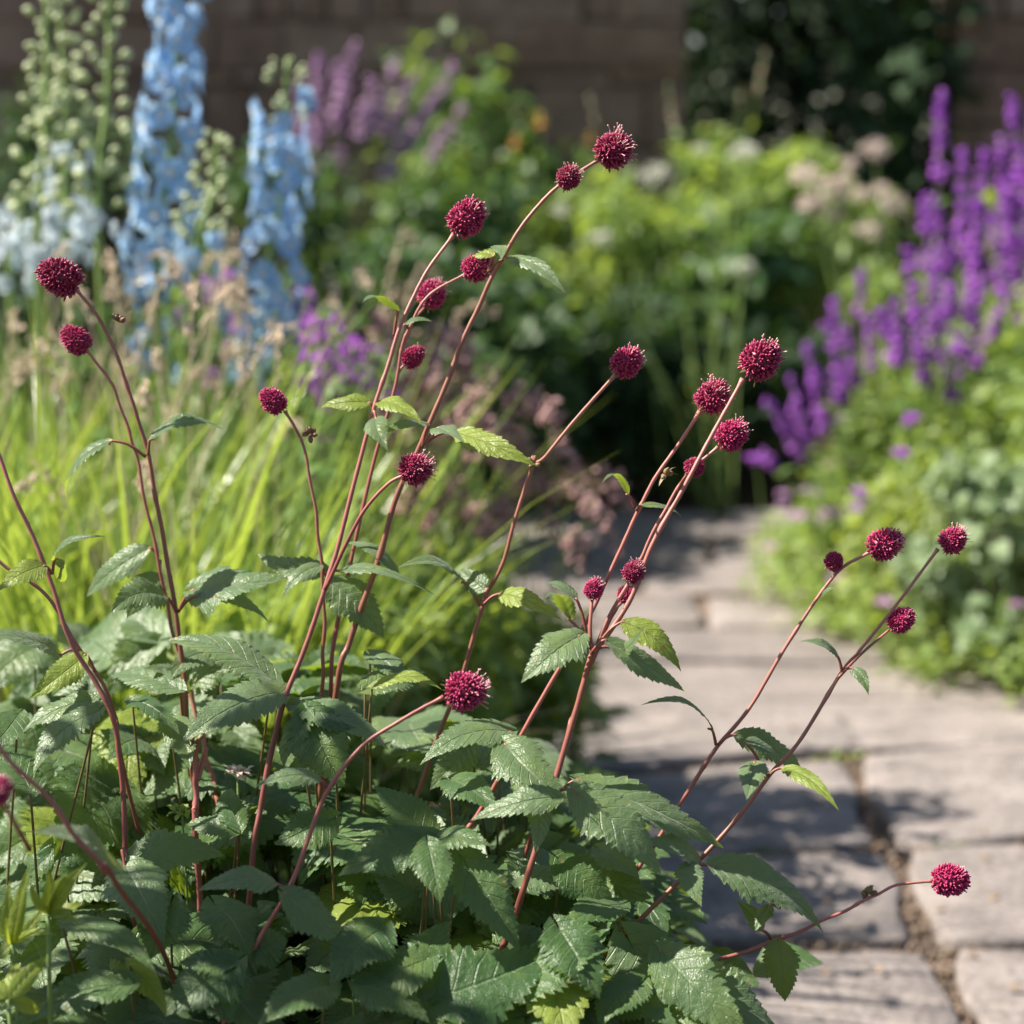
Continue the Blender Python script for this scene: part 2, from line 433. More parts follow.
def slab(c, hgt, rnd):
    """one flagstone from four ground corners: worn edge, gently uneven top"""
    c = np.array(c, float)[:, :2]
    nu = 9
    ts = np.linspace(0, 1, nu)
    ring = []
    for k in range(4):
        a, b = c[k], c[(k + 1) % 4]
        e = b - a; nrm = np.array([e[1], -e[0]])
        amp = .028
        ph = pr_.random() * 6
        for t in ts[:-1]:
            ring.append(a + e * t + nrm * amp * math.sin(t * math.pi) * math.sin(t * 7 + ph) + (np.array([pr_.random(), pr_.random()]) - .5) * .006)
    ring = np.array(ring); cen = ring.mean(0); nr = len(ring)
    # round the corners
    for k in range(4):
        ring[k * (nu - 1)] = ring[k * (nu - 1)] * .965 + cen * .035
    V = []
    tilt = np.array([pr_.uniform(-.012, .012), pr_.uniform(-.012, .012)])
    for sc_, z in ((1.0, -.05), (1.0, hgt - .010), (.992, hgt - .003), (.975, hgt), (.8, hgt + .001), (.5, hgt + .002), (.2, hgt + .002)):
        q = cen + (ring - cen) * sc_
        zz = z + (q - cen) @ tilt + (np.array([pr_.uniform(-1, 1) for _ in range(nr)]) * .0012 if z > 0 else 0)
        V.append(np.column_stack([q, zz]))
    V = np.vstack(V)
    i = np.arange(6)[:, None] * nr; j = np.arange(nr)[None, :]; k2 = (j + 1) % nr
    F = np.stack([i + j, i + k2, i + nr + k2, i + nr + j], -1).reshape(-1, 4)
    mb.add(V, [F, np.array([list(range(6 * nr, 7 * nr))])], rnd)
GAP = .016
for r in range(len(VJ)):
    far, near = JL[r], JL[r + 1]
    xl, xr = far[0][0], far[-1][0]
    nl_, nr_ = near[0][0], near[-1][0]
    xs = [(xl, nl_)] + VJ[r] + [(xr, nr_)]
    for (a0, a1), (b0, b1) in zip(xs[:-1], xs[1:]):
        q = [G(a1, lerp_line(near, a1)), G(b1, lerp_line(near, b1)), G(b0, lerp_line(far, b0)), G(a0, lerp_line(far, a0))]
        q = np.array(q); cen = q.mean(0)
        d = q - cen
        gap = np.array([.013 + pr_.uniform(0, .008), .0135 + pr_.uniform(0, .006), 0])
        q = cen + d * (1 - gap / np.maximum(np.abs(d).max(0), .05)) * np.array([1, 1, 0])
        slab(q, .010 + pr_.uniform(0, .009), pr_.random())
structure(build("path", mb, M["flag"], smooth=True))
# gritty bed under and between the stones
left = [G(JL[r][0][0], JL[r][0][1]) + np.array([-.10, 0, 0]) for r in range(len(JL))]
right = [G(JL[r][-1][0], JL[r][-1][1]) + np.array([.10, 0, 0]) for r in range(len(JL))]
V = []
for a, b in zip(left, right):
    for t in np.linspace(0, 1, 12):
        q = a + (b - a) * t; q[2] = -.007; V.append(q)
mb = MB(); mb.add(V, grid_faces(len(left), 12))
structure(build("path_bed", mb, M["grit"]))
# loose grit lying in the joints
mb = MB(); pos = []
for r in range(4, len(JL) - 1):
    for _ in range(420):
        x = pr_.uniform(max(JL[r][0][0], 560), min(JL[r][-1][0], 1060)); y = lerp_line(JL[r], x) + pr_.gauss(0, 3.0)
        pos.append(G(x, y))
for r in range(5, len(VJ)):
    for (a0, a1) in VJ[r]:
        for _ in range(260):
            t = pr_.random(); x = a0 + (a1 - a0) * t + pr_.gauss(0, 7)
            pos.append(G(x, lerp_line(JL[r], a0) * (1 - t) + lerp_line(JL[r + 1], a1) * t))
pos = np.array(pos); pos[:, 2] = -.004 + rng.random(len(pos)) * .010
k = len(pos)
scatter(mb, BUD, pos, rng.normal(size=(k, 3)), rng.normal(size=(k, 3)), .004 + rng.random(k) ** 2 * .012)
g = build("joint_gravel", mb, M["grit"]); g["kind"] = "stuff"

for wx, wy, lab in ((763, 856, "small green weed tuft in a paving joint left of the gravel seam"), (955, 851, "small green weed tuft in a paving joint near the right frame edge"), (840, 762, "tiny weed sprouting in the joint where the gravel seam begins")):
    r_ = np.random.default_rng(wx); g_ = G(wx, wy); root = thing("joint_weed", lab, "weed", (g_[0], g_[1], 0))
    mb = MB(); k = 26; an = r_.random(k) * 6.28
    scatter(mb, LEAF, g_ + r_.normal(size=(k, 3)) * [.02, .006, 0] + [0, 0, .004], np.column_stack([np.cos(an), np.sin(an), r_.uniform(.2, 1.2, k)]), Z, r_.uniform(.012, .026, k))
    build("foliage", mb, M["fol_light"], root)

mb = MB(); k = 110
lp = np.array([G(pr_.uniform(560, 1040), 560 + 470 * pr_.random() ** .8) for _ in range(k)]); lp[:, 2] = .0235
an = rng.random(k) * 6.28
scatter(mb, LEAF, lp, np.column_stack([np.cos(an), np.sin(an), rng.normal(size=k) * .08]), Z + rng.normal(size=(k, 3)) * .15, .005 + .016 * rng.random(k) ** 2, rnd=rng.random(k))
lit = build("leaf_litter", mb, M["straw_brown"]); lit["kind"] = "stuff"

# ------------------------------------------------------------------ walls
def wall(name, label, x0, x1, y, h, thick, seed):
    w = random.Random(seed)
    root = thing(name, label, "wall", ((x0 + x1) / 2, y, 0))
    mb = MB(); z = 0
    box = np.array([[0, 0, 0], [1, 0, 0], [1, 1, 0], [0, 1, 0], [0, 0, 1], [1, 0, 1], [1, 1, 1], [0, 1, 1]], float)
    bf = np.array([[0, 3, 2, 1], [4, 5, 6, 7], [0, 1, 5, 4], [1, 2, 6, 5], [2, 3, 7, 6], [3, 0, 4, 7]])
    while z < h:
        ch = w.choice((.07, .09, .13, .17, .22)) * w.uniform(.85, 1.15); x = x0
        while x < x1 - .02:
            L = min(w.choice((.14, .22, .3, .45, .65)) * w.uniform(.8, 1.2), x1 - x)
            if x1 - x - L < .1: L = x1 - x
            dpt = w.uniform(.0, .05)
            bb = box * np.array([L - .014, thick + dpt, ch - .014]) + np.array([x + .007, y - dpt, z + .007])
            bb += np.array([[w.uniform(-.012, .012) for _ in range(3)] for _ in range(8)])
            mb.add(bb, bf, w.random()); x += L
        z += ch
    build("stonework", mb, M["wallstone"], root, smooth=False)
    mb = MB(); mb.add(box * np.array([x1 - x0 - .02, thick - .06, z - .02]) + np.array([x0 + .01, y + .03, 0]), bf)
    build("mortar", mb, M["mortar"], root, smooth=False)
    mb = MB(); x = x0 - .03
    while x < x1:
        L = min(w.uniform(.4, .7), x1 + .03 - x)
        mb.add(box * np.array([L - .008, thick + .12, .07]) + np.array([x, y - .06, z + .003]), bf, w.random()); x += L
    build("coping", mb, M["wallstone"], root, smooth=False)
WY = 7.6
wall("stone_wall", "long grey-brown stone garden wall in shade behind the flower border", -9.0, .72, WY, 2.5, .45, 1)
wall("stone_wall", "short end of stone wall behind the purple spikes, right of the dark gateway", 1.82, 5.5, WY, 2.5, .45, 2)

# ------------------------------------------------------------------ shrubs and border plants
def sphere_pts(n, r_):
    v = unit(r_.normal(size=(n, 3))); return v

def bush(name, label, cat, c, rad, n, size, mat, tpl=LEAF, group=None, seed=0, upbias=.8, clumps=26, base_z=0.0, bare=.15, lean=(0, 0), stems=14, part="foliage", stem_mat="gstem", zlo=0.0):
    """a leafy plant: stems rising from the ground and leaves gathered in clumps round their ends"""
    r_ = np.random.default_rng(seed + 100)
    c = np.array([c[0], c[1], base_z]); rx, ry, h = rad
    root = thing(name, label, cat, c, group)
    cl = unit(r_.normal(size=(clumps, 3))) * (r_.random((clumps, 1)) ** .45)
    cl = cl * np.array([rx, ry, (h - zlo) * .5]) + c + np.array([0, 0, zlo + (h - zlo) * .5])
    cs = r_.uniform(.16, .34, clumps) * max(rx, (h - zlo) * .5)
    cr = r_.random(clumps)
    k = r_.integers(0, clumps, n)
    off = unit(r_.normal(size=(n, 3))) * (r_.random((n, 1)) ** .6)
    p = cl[k] + off * cs[k][:, None] * np.array([1, 1, .8])
    rel = p - c
    p[:, 0] += lean[0] * rel[:, 2]; p[:, 1] += lean[1] * rel[:, 2]
    keep = p[:, 2] > base_z + .02
    p = p[keep]; k = k[keep]; off = off[keep]
    nn = len(p)
    X = unit(off * np.array([1, 1, .5]) + r_.normal(size=(nn, 3)) * .6 + np.array([0, 0, -.1]))
    N = unit(r_.normal(size=(nn, 3)) * .55 + np.array([0, -.15, upbias]))
    mb = MB()
    scatter(mb, tpl, p, X, N, size * r_.uniform(.55, 1.25, nn), rnd=np.clip(.6 * cr[k] + .4 * r_.random(nn), 0, 1))
    f = build(part, mb, M[mat], root)
    mb = MB()
    for q in cl[r_.permutation(clumps)[:stems]]:
        q = q.copy(); q[0] += lean[0] * (q[2] - base_z); q[1] += lean[1] * (q[2] - base_z)
        b = c + np.array([r_.normal() * rx * .2, r_.normal() * ry * .2, -.04])
        m_ = (b + q) / 2 + np.array([r_.normal() * .03, r_.normal() * .03, h * .06])
        tube(mb, catmull([b, m_, q], 5), .006, .003, 5, r_.random())
    build("stems", mb, M[stem_mat], root)
    return root

def bead_spike(mb, a, b, rad, n, size, r_, tpl=BUD, bend=0.0, taper=.35, flare=.5):
    """florets crowded round the line a-b"""
    t = np.sort(r_.random(n)); t = t[(np.sin(t * 40 + r_.random() * 6) > -.55) | (t > .8)]; n = len(t); b = np.asarray(b); a = np.asarray(a)
    ax = unit(b - a)
    s1 = unit(np.cross(ax, [0, 1, .2])); s2 = np.cross(ax, s1)
    an = r_.random(n) * 2 * np.pi
    o = np.cos(an)[:, None] * s1 + np.sin(an)[:, None] * s2
    rr = rad * (1 - (1 - taper) * t) * r_.uniform(.5, 1.0, n)
    p = a + (b - a) * t[:, None] + o * (rr * .3)[:, None]
    scatter(mb, tpl, p, o + ax * flare, ax, size * (1 - .4 * t) * r_.uniform(.7, 1.2, n), rnd=np.clip(1 - t * .7 + r_.normal(size=n) * .25, 0, 1))

def spike_plant(name, label, cat, foot, spikes, mat, group=None, seed=0, rad=.02, floret=.02, leafmat="fol_mid", flower_len=.5, tipmat=None, nfl=110, leafsize=.05):
    """several flower spikes from one root. spikes: (tip point, flower length in m)"""
    r_ = np.random.default_rng(seed + 500)
    foot = np.array([foot[0], foot[1], 0.0])
    root = thing(name, label, cat, foot, group)
    leaves = MB()
    for tip, fl in spikes:
        tip = np.asarray(tip, float)
        b = foot + np.array([r_.normal() * .05, r_.normal() * .05, -.04])
        m_ = b * .45 + tip * .55 + np.array([(b[0] - tip[0]) * .12, 0, .02])
        pts = catmull([b, m_, tip], 10)
        mb = MB(); tube(mb, pts, .0045, .0015, 5, r_.random())
        st = build("stalk", mb, M["gstem"], root)
        L = np.concatenate([[0], np.cumsum(np.linalg.norm(np.diff(pts, axis=0), axis=1))])
        q = np.array([np.interp(L[-1] - fl, L, pts[:, i]) for i in range(3)])
        mb = MB(); bead_spike(mb, q, tip, rad, int(nfl * fl / .3), floret, r_)
        build("flower_spike", mb, M[mat], root)
        s = r_.uniform(.05, .95, 16)
        lp = np.column_stack([np.interp(s * (L[-1] - fl), L, pts[:, i]) for i in range(3)])
        scatter(leaves, LEAF_LONG, lp, np.column_stack([r_.normal(size=16), r_.normal(size=16), r_.uniform(-.2, .6, 16)]), Z + r_.normal(size=(16, 3)) * .3, leafsize * r_.uniform(.8, 1.6, 16))
    build("foliage", leaves, M[leafmat], root)
    return root

# dark evergreens in the gateway and against the wall
bush("evergreen_shrub", "very dark evergreen shrub filling the gateway in the wall", "shrub", (1.25, 8.6), (.75, .3, 2.4), 4200, .09, "fol_black_shade", seed=1, clumps=46, stems=8, stem_mat="twig")
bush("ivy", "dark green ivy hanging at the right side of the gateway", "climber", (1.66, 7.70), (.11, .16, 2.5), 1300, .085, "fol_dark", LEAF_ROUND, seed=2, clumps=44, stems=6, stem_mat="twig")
bush("evergreen_hedge", "black-green hedge seen through the gateway behind the shrub", "hedge", (.5, 9.4), (2.5, .5, 3.3), 6500, .13, "fol_black_shade", seed=3, clumps=60, stems=8, stem_mat="twig")  # left end, unseen behind the wall, added to shade the gateway shrub
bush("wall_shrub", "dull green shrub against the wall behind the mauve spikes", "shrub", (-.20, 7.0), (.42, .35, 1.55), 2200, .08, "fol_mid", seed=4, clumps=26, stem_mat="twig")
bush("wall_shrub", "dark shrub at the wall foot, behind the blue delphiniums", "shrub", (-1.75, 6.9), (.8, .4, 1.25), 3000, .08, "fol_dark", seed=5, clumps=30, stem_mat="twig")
bush("added_shade_shrub", "added shrub, unseen just outside the left of the view, dappling the front leaves with shade", "shrub", (-.95, 1.42), (.26, .12, 1.50), 85, .075, "fol_mid", seed=13, clumps=30, stems=16, stem_mat="twig", zlo=1.08)  # added out of view only to cast dappled shade on the front clump
# middle border, left of the path's far end
bush("border_plant", "tall dim green leafy plant right of the small delphinium", "plant", (-.62, 5.7), (.5, .45, 1.10), 3400, .075, "fol_shaded", seed=6, clumps=34)
bush("border_plant", "broad deep green leafy plant behind the two top burgundy heads", "plant", (-.08, 5.75), (.36, .36, 1.00), 3000, .075, "fol_shaded", seed=7, clumps=30)
bush("border_plant", "bright yellow-green bush at the wall gateway, behind the topmost head", "plant", (.42, 6.75), (.55, .3, 1.12), 3400, .075, "fol_light", seed=8, clumps=34)
bush("border_plant", "pale green bush with cream flower heads before the dark gateway", "plant", (.98, 6.85), (.5, .3, 1.20), 3000, .075, "fol_light", seed=9, clumps=34)
bush("border_plant", "grey-green large-leaved bush overhanging the path's far end", "plant", (.66, 6.5), (.50, .24, .85), 2600, .095, "fol_shaded", LEAF_ROUND, seed=10, clumps=30)
bush("border_plant", "leafy plant with shade painted into its dark leaves at the end of the path", "plant", (.52, 6.15), (.60, .14, .62), 3000, .075, "fol_dark", seed=11, clumps=26)  # dark leaf colour stands in for the shade here
bush("border_plant", "yellowish bush behind the right purple spikes and pillar foot", "plant", (1.65, 6.1), (.5, .4, .98), 2600, .07, "fol_light", seed=12, clumps=30)

# purple spikes at the right: tips given in the picture, standing about four metres off
def spikes_at(lst, d, jit=.12, seed=0):
    r_ = random.Random(seed)
    return [(P(px, py, d + r_.uniform(-jit, jit)), L) for px, py, L in lst]
SG = "purple flower spikes on the right"
spike_plant("salvia_plant", "tallest purple salvia, its straight spike beside the wall at upper right", "flower", (1.12, 4.45),
            spikes_at([(941, 92, .22), (962, 150, .26), (985, 150, .30), (932, 196, .22), (978, 200, .3), (950, 235, .2), (970, 250, .22)], 4.3), "purple", SG, 1, .020, .022, nfl=120)
spike_plant("salvia_plant", "purple salvia cut by the right frame edge, spikes leaning left", "flower", (1.32, 4.35),
            spikes_at([(1012, 96, .30), (1000, 135, .32), (1022, 150, .3), (1035, 120, .3), (1005, 190, .26), (1024, 235, .22), (1048, 180, .3), (992, 215, .2)], 4.25), "purple", SG, 2, .020, .022, nfl=120)
spike_plant("salvia_plant", "purple salvia with short spikes fanning out above the light green leaves", "flower", (1.0, 4.2),
            spikes_at([(925, 196, .2), (908, 250, .16), (935, 262, .18), (895, 300, .16), (915, 310, .18), (950, 285, .2), (968, 300, .22), (985, 275, .2), (880, 310, .12), (1010, 290, .2), (930, 340, .12), (962, 345, .14)], 4.1), "purple", SG, 3, .018, .021, nfl=110)
spike_plant("salvia_plant", "lowest purple salvia, its spikes leaning over the dark path end", "flower", (.88, 4.35),
            spikes_at([(833, 298, .14), (862, 272, .12), (845, 325, .16), (868, 318, .15), (826, 325, .2), (806, 345, .12), (812, 375, .16), (790, 380, .14), (765, 400, .16), (780, 420, .12), (800, 415, .10), (850, 360, .12), (762, 452, .05), (835, 390, .1)], 4.3), "purple", SG, 4, .018, .021, nfl=110)
spike_plant("salvia_plant", "far mauve-flowered spikes leaning right in front of the shaded wall", "flower", (-.75, 6.3),
            spikes_at([(318, 55, .28), (338, 62, .24), (355, 42, .28), (398, 60, .26), (415, 72, .26), (455, 64, .26), (465, 105, .22), (372, 80, .2), (300, 80, .25), (430, 100, .2), (345, 110, .2), (405, 130, .18), (318, 130, .2)], 5.9), "mauve", None, 5, .022, .028, nfl=110)
# thin upright seed spikes rising from the middle border
spike_plant("plume_plant", "thin straw-coloured spires standing above the bright bush by the gateway", "plant", (.62, 5.9),
            spikes_at([(765, 52, .14), (742, 88, .06), (668, 84, .14), (590, 96, .10)], 5.8), "straw", None, 6, .007, .012, nfl=60, leafmat="fol_light")
spike_plant("marigold_plant", "orange-yellow flower tufts far back, left of the topmost burgundy head", "flower", (.12, 5.9),
            spikes_at([(541, 112, .05), (590, 132, .04), (515, 136, .04)], 5.8), "orange", None, 7, .022, .018, nfl=90, leafmat="fol_light")

# pale umbels in the middle border
def umbel_plant(name, label, foot, heads, d, mat, seed, r=.05, group=None):
    r_ = np.random.default_rng(seed)
    foot = np.array([foot[0], foot[1], 0.0]); root = thing(name, label, "flower", foot, group)
    for px, py in heads:
        c = P(px, py, d + r_.uniform(-.15, .15))
        mb = MB(); b = foot + np.array([r_.normal() * .05, r_.normal() * .04, -.03])
        tube(mb, catmull([b, (b * .4 + c * .6) + [.0, 0, .03], c], 6), .004, .002, 5, r_.random())
        build("stalk", mb, M["gstem"], root)
        mb = MB(); k = 70
        u = unit(r_.normal(size=(k, 3)) + [0, 0, .5]); rr = r * r_.uniform(.6, 1.2)
        scatter(mb, LEAF_ROUND, c + u * rr * np.array([1, 1, .6]) * r_.uniform(.5, 1, (k, 1)), u + r_.normal(size=(k, 3)) * .5, u, rr * .45, rnd=r_.random(k))
        build("flower_head", mb, M[mat], root)
    return root
umbel_plant("umbel_plant", "pale pink fluffy flower heads massed before the dark gateway", (1.2, 5.6),
            [(875, 150), (845, 180), (828, 190), (860, 195), (880, 190), (835, 215), (870, 230), (812, 205), (805, 175), (893, 205), (850, 165)], 5.6, "palepink", 1, .042)
umbel_plant("umbel_plant", "scattered cream flower heads on the pale green bush, middle distance", (.7, 5.5),
            [(702, 150), (745, 152), (655, 175), (560, 210), (745, 268), (600, 240)], 5.6, "white", 2, .035)

# right-hand bed
RB = "light green plants of the right bed"
def rbush(label, px, py, d, rad, n, size, mat, tpl=LEAF, seed=0, **k):
    c = G(px, py); sc_ = d
    return bush("bed_plant", label, "plant", c, rad, n, size, mat, tpl, RB, seed=seed, **k)
bush("bed_plant", "light green bed plant at right frame edge below the purple spikes", "plant", (1.32, 4.05), (.34, .34, .86), 6000, .040, "fol_light", group=RB, seed=21, clumps=34)
bush("bed_plant", "sage green bed plant with big soft leaves, right of the two lone heads", "plant", (1.12, 3.82), (.26, .24, .55), 2400, .048, "fol_sage", LEAF_ROUND, group=RB, seed=22, clumps=26)
bush("bed_plant", "bushy lime green bed plant at the foot of the lowest purple spikes", "plant", (1.03, 4.4), (.24, .26, .68), 4500, .036, "fol_light", group=RB, seed=23, clumps=30)
bush("bed_plant", "yellow-green bed plant behind the twin burgundy heads at right", "plant", (.96, 4.12), (.20, .22, .46), 3600, .034, "fol_lime", group=RB, seed=24, clumps=26)
bush("bed_plant", "far light green bed plant behind the purple spikes beside the pillar", "plant", (1.55, 5.0), (.42, .3, .92), 3000, .06, "fol_light", group=RB, seed=25, clumps=30)
bush("bed_plant", "light green plant under the lower right flower heads, outside the path curve", "plant", (1.28, 3.68), (.24, .16, .40), 3000, .036, "fol_light", group=RB, seed=26, clumps=24)

def mat_plant(label, poly, h, n, size, mat, seed, flowers=0, fmat="magenta", fr=.012):
    """low creeping plant: poly is its outline on the ground"""
    r_ = np.random.default_rng(seed)
    poly = np.array(poly, float); c = poly.mean(0)
    root = thing("creeping_plant", label, "plant", (c[0], c[1], 0), "creeping plants edging the path")
    k = len(poly)
    def pts(m):
        i = r_.integers(0, k, m); a = r_.random((m, 1)); b = r_.random((m, 1)) ** .5
        e = poly[i] * a + poly[(i + 1) % k] * (1 - a)
        return c + (e - c) * b, b[:, 0]
    cpos, cb = pts(40); chh = h * (1 - .75 * cb ** 2.5) * r_.uniform(.7, 1.15, 40)
    j = r_.integers(0, 40, n)
    p = np.column_stack([cpos[j] + r_.normal(size=(n, 2)) * .045, chh[j] * r_.random(n) ** .5 + .008])
    mb = MB()
    scatter(mb, LEAF_ROUND, p, np.column_stack([r_.normal(size=(n, 2)), r_.uniform(-.1, .5, n)]), Z + r_.normal(size=(n, 3)) * .45, size * r_.uniform(.6, 1.3, n))
    build("foliage", mb, M[mat], root)
    mb = MB()
    for q, hh in zip(cpos, chh):
        tube(mb, catmull([[c[0] + (q[0] - c[0]) * .6, c[1] + (q[1] - c[1]) * .6, -.06], [q[0], q[1], hh * .5], [q[0] + .01, q[1], hh]], 4), .002, .001, 4, .5)
    build("stems", mb, M["gstem"], root)
    for f in range(flowers):
        q, hh = cpos[f % 40], chh[f % 40]
        a = np.array([q[0] + r_.normal() * .03, q[1] + r_.normal() * .03, hh + .03 + r_.random() * .05])
        flower5("flower", a, fr * r_.uniform(.8, 1.4), fmat, root, r_)
    return root
def flower5(name, c, r, mat, root, r_):
    mb = MB(); an = np.arange(5) * 2 * np.pi / 5 + r_.random()
    X = np.column_stack([np.cos(an), np.sin(an), np.full(5, .25)]) + np.array([0, -.3, .1])
    scatter(mb, LEAF_ROUND, np.repeat([c], 5, 0), X, np.array([0, -.5, 1.0]), r * 1.5, rnd=r_.random(5))
    scatter(mb, LEAF_ROUND, np.repeat([c], 5, 0), X * [-1, 1, 1] + [0, 0, .5], np.array([0.2, -.4, 1.0]), r * 1.1, rnd=r_.random(5))
    return build(name, mb, M[mat], root)
mat_plant("low lime green creeping plant with tiny pink flowers on the path's bulging corner", [(.78, 5.0), (.66, 4.40), (.80, 3.98), (1.05, 4.1), (1.1, 5.0)], .24, 2600, .026, "fol_light", 31, 30, "mauve", .017)
mat_plant("low green creeping plant at the right frame edge beside the path, mauve flowers", [(.80, 3.98), (.98, 3.66), (1.25, 3.44), (1.6, 3.5), (1.4, 4.0)], .22, 3000, .026, "fol_light", 32, 30, "mauve", .017)
mat_plant("pale creeping plant reaching along the far right edge of the path", [(.98, 5.5), (.86, 4.9), (1.0, 4.7), (1.3, 5.3)], .3, 1800, .03, "fol_light", 33, 4, "pinkbell")

# small violet flowers standing on their own stalks in the right bed
for px, py, d, lab in [(901, 453, 4.0, "small violet flower on thin stalk above the light green right bed leaves"),
                       (863, 500, 3.95, "small violet flower low between lime leaves, above two burgundy heads"),
                       (1003, 541, 3.75, "violet flower nearest the right frame edge, beside the last burgundy head"),
                       (912, 420, 4.1, "tiny violet flower just under the purple spikes"),
                       (757, 463, 4.5, "violet flower drooping over the dark path end, right of the crimson heads"),
                       (960, 353, 4.1, "violet flower in front of the purple spikes at right")]:
    r_ = np.random.default_rng(px)
    c = P(px, py, d); root = thing("violet_flower", lab, "flower", (c[0] + .02, c[1] + .05, 0), "single violet flowers in the right bed")
    mb = MB(); tube(mb, catmull([[c[0] + .02, c[1] + .05, -.03], [c[0] + .02, c[1] + .03, c[2] * .6], c], 5), .003, .0015, 5); build("stalk", mb, M["gstem"], root)
    flower5("flower_head", c, .015, "purple", root, r_)
    for k in range(2): flower5("flower_head", c + r_.normal(size=3) * .010, .013, "purple", root, r_)

# ------------------------------------------------------------------ delphiniums
def floret_mesh():
    mb = MB()
    t = np.linspace(0, 1, 6); s = np.linspace(-1, 1, 5)
    for k in range(6):
        a = k * 2 * math.pi / 6 + (.1 if k % 2 else 0)
        w = (.44 * np.sin(np.pi * np.clip(t, .05, .96) ** .72) ** .7)
        V = np.zeros((6, 5, 3)); V[:, :, 0] = t[:, None] * (.95 if k % 2 else .85); V[:, :, 1] = w[:, None] * s
        V[:, :, 2] = (.28 * t - .12 * t ** 2)[:, None] + .10 * np.abs(s) * t[:, None] + .05 * np.sin(s * 5 + k)[None, :] * t[:, None] + (.05 if k % 2 else 0)
        R = np.array([[math.cos(a), -math.sin(a), 0], [math.sin(a), math.cos(a), 0], [0, 0, 1]])
        mb.add(V.reshape(-1, 3) @ R.T, grid_faces(6, 5), (k * .37) % 1, None, 0)
    an = np.arange(5) * 2 * np.pi / 5
    scatter(mb, LEAF_ROUND, np.tile([0, 0, .06], (5, 1)), np.column_stack([np.cos(an), np.sin(an), np.full(5, 1.6)]), Z, .44, rnd=.5, mat=1)
    return mb.mesh("delphinium_floret", [M["blue"], M["eye"]])
def budm(mat, ped=.9):
    mb = MB()
    scatter(mb, club_tpl(8, ((0, .10), (.12, .30), (.4, .42), (.75, .36), (.95, .16), (1.0, .03))), [[0, 0, 0]], [[0, 0, 1]], np.array([1, 0, 0]), 1.0, rnd=.6)
    tube(mb, catmull([[0, 0, .05], [0, .05, -.5], [0, .30, -ped]], 4), .07, .06, 5, .4, 1)
    return mb.mesh("delphinium_bud", [M[mat], M["gstem"]])
FLORET = floret_mesh()
FLORET_PALE = FLORET.copy(); FLORET_PALE.materials[0] = M["blue_white"]
BUDG = budm("budgreen")
def place(name, me, root, c, axis, s, roll=0.0, parent=None):
    o = link(name, me, parent if parent is not None else root)
    q = Vector(axis).to_track_quat('Z', 'Y')
    o.rotation_euler = (q @ Matrix.Rotation(roll, 3, 'Z').to_quaternion()).to_euler()
    o.location = Vector(np.asarray(c) - np.array(root.location)); o.scale = (s, s, s)
    return o
def delphinium(label, tip, low, d, nfl, nbud, fl_from, wpx, seed, fs=.021, bs=.015, bud_to=0.0, fm=None):
    """tip and low end of the flowering part in the picture; florets on the lower share, buds above"""
    r_ = np.random.default_rng(seed + 900)
    a = P(*low, d); b = P(*tip, d - .02)
    foot = np.array([a[0] + (a[0] - b[0]) * .3, a[1] + .04, 0.0])
    root = thing("delphinium", label, "flower", foot, "delphinium spires at upper left")
    pts = catmull([foot - [0, 0, .05], (foot + a) / 2 + [.01, 0, 0], a, (a + b) / 2 + [.006, 0, 0], b], 10)
    mb = MB(); tube(mb, pts, .009, .0035, 7, .6); build("stalk", mb, M["gstem"], root)
    W = wpx / FPX * d / 2
    for i in range(nfl):
        t = (i + r_.random() * .6) / nfl * fl_from
        an = i * 2.4 + r_.normal() * .25
        o = np.array([math.cos(an), math.sin(an), 0])
        c = a + (b - a) * t + o * W * r_.uniform(.45, .88) * (1 - .3 * t) + [0, 0, r_.normal() * .006]
        place("floret", fm or FLORET, root, c, o + [0, -.25, .10 + r_.normal() * .2], fs * 1.14 * r_.uniform(.8, 1.15) * (1 - .2 * t), r_.random() * 6)
    for i in range(nbud):
        t = bud_to + (1 - bud_to) * (i + r_.random() * .5) / nbud
        if fl_from and t < fl_from * .9: t = fl_from * .9 + (1 - fl_from * .9) * r_.random()
        an = i * 2.4 + r_.normal() * .2
        o = np.array([math.cos(an), math.sin(an), 0])
        c = a + (b - a) * t + o * W * (1 - .62 * t) * r_.uniform(.6, 1.0)
        place("bud", BUDG, root, c, o + [0, 0, .5], bs * (1.3 - .5 * t) * r_.uniform(.85, 1.15), math.atan2(o[1], o[0]))
    # palm-shaped leaves low on the stalk
    mb = MB(); k = 22; s = r_.uniform(.15, .75, k)
    base = foot + (a - foot) * s[:, None]; an = r_.random(k) * 6.28
    o = np.column_stack([np.cos(an), np.sin(an), np.full(k, .15)])
    scatter(mb, LEAF_LONG, base + o * .05, o, Z, .11 * r_.uniform(.6, 1.2, k), rnd=r_.random(k)); build("foliage", mb, M["fol_mid"], root)
    return root
delphinium("tallest light blue delphinium, its thick spire running off the top of the picture", (182, -70), (158, 290), 2.95, 70, 14, .95, 88, 1, .027)
delphinium("shorter light blue delphinium with green buds at its tip, third tall spire from left", (288, 58), (262, 345), 3.05, 48, 18, .86, 84, 2, .027)
delphinium("leftmost pale green delphinium spire with white opening buds", (46, -40), (38, 275), 2.85, 6, 46, .20, 56, 3, .020, .018, fm=FLORET_PALE)
delphinium("delphinium in green bud over blue florets, between two other budding spires", (58, -20), (66, 262), 3.0, 24, 40, .42, 64, 4, .020, .017, fm=FLORET_PALE)
delphinium("budding pale green delphinium just left of the tallest blue one", (110, -60), (98, 235), 2.9, 3, 48, .08, 54, 5, .020, .018, fm=FLORET_PALE)
delphinium("small budding delphinium side spire between the two blue ones", (219, 132), (196, 268), 2.85, 6, 34, .25, 56, 6, .020, .016)
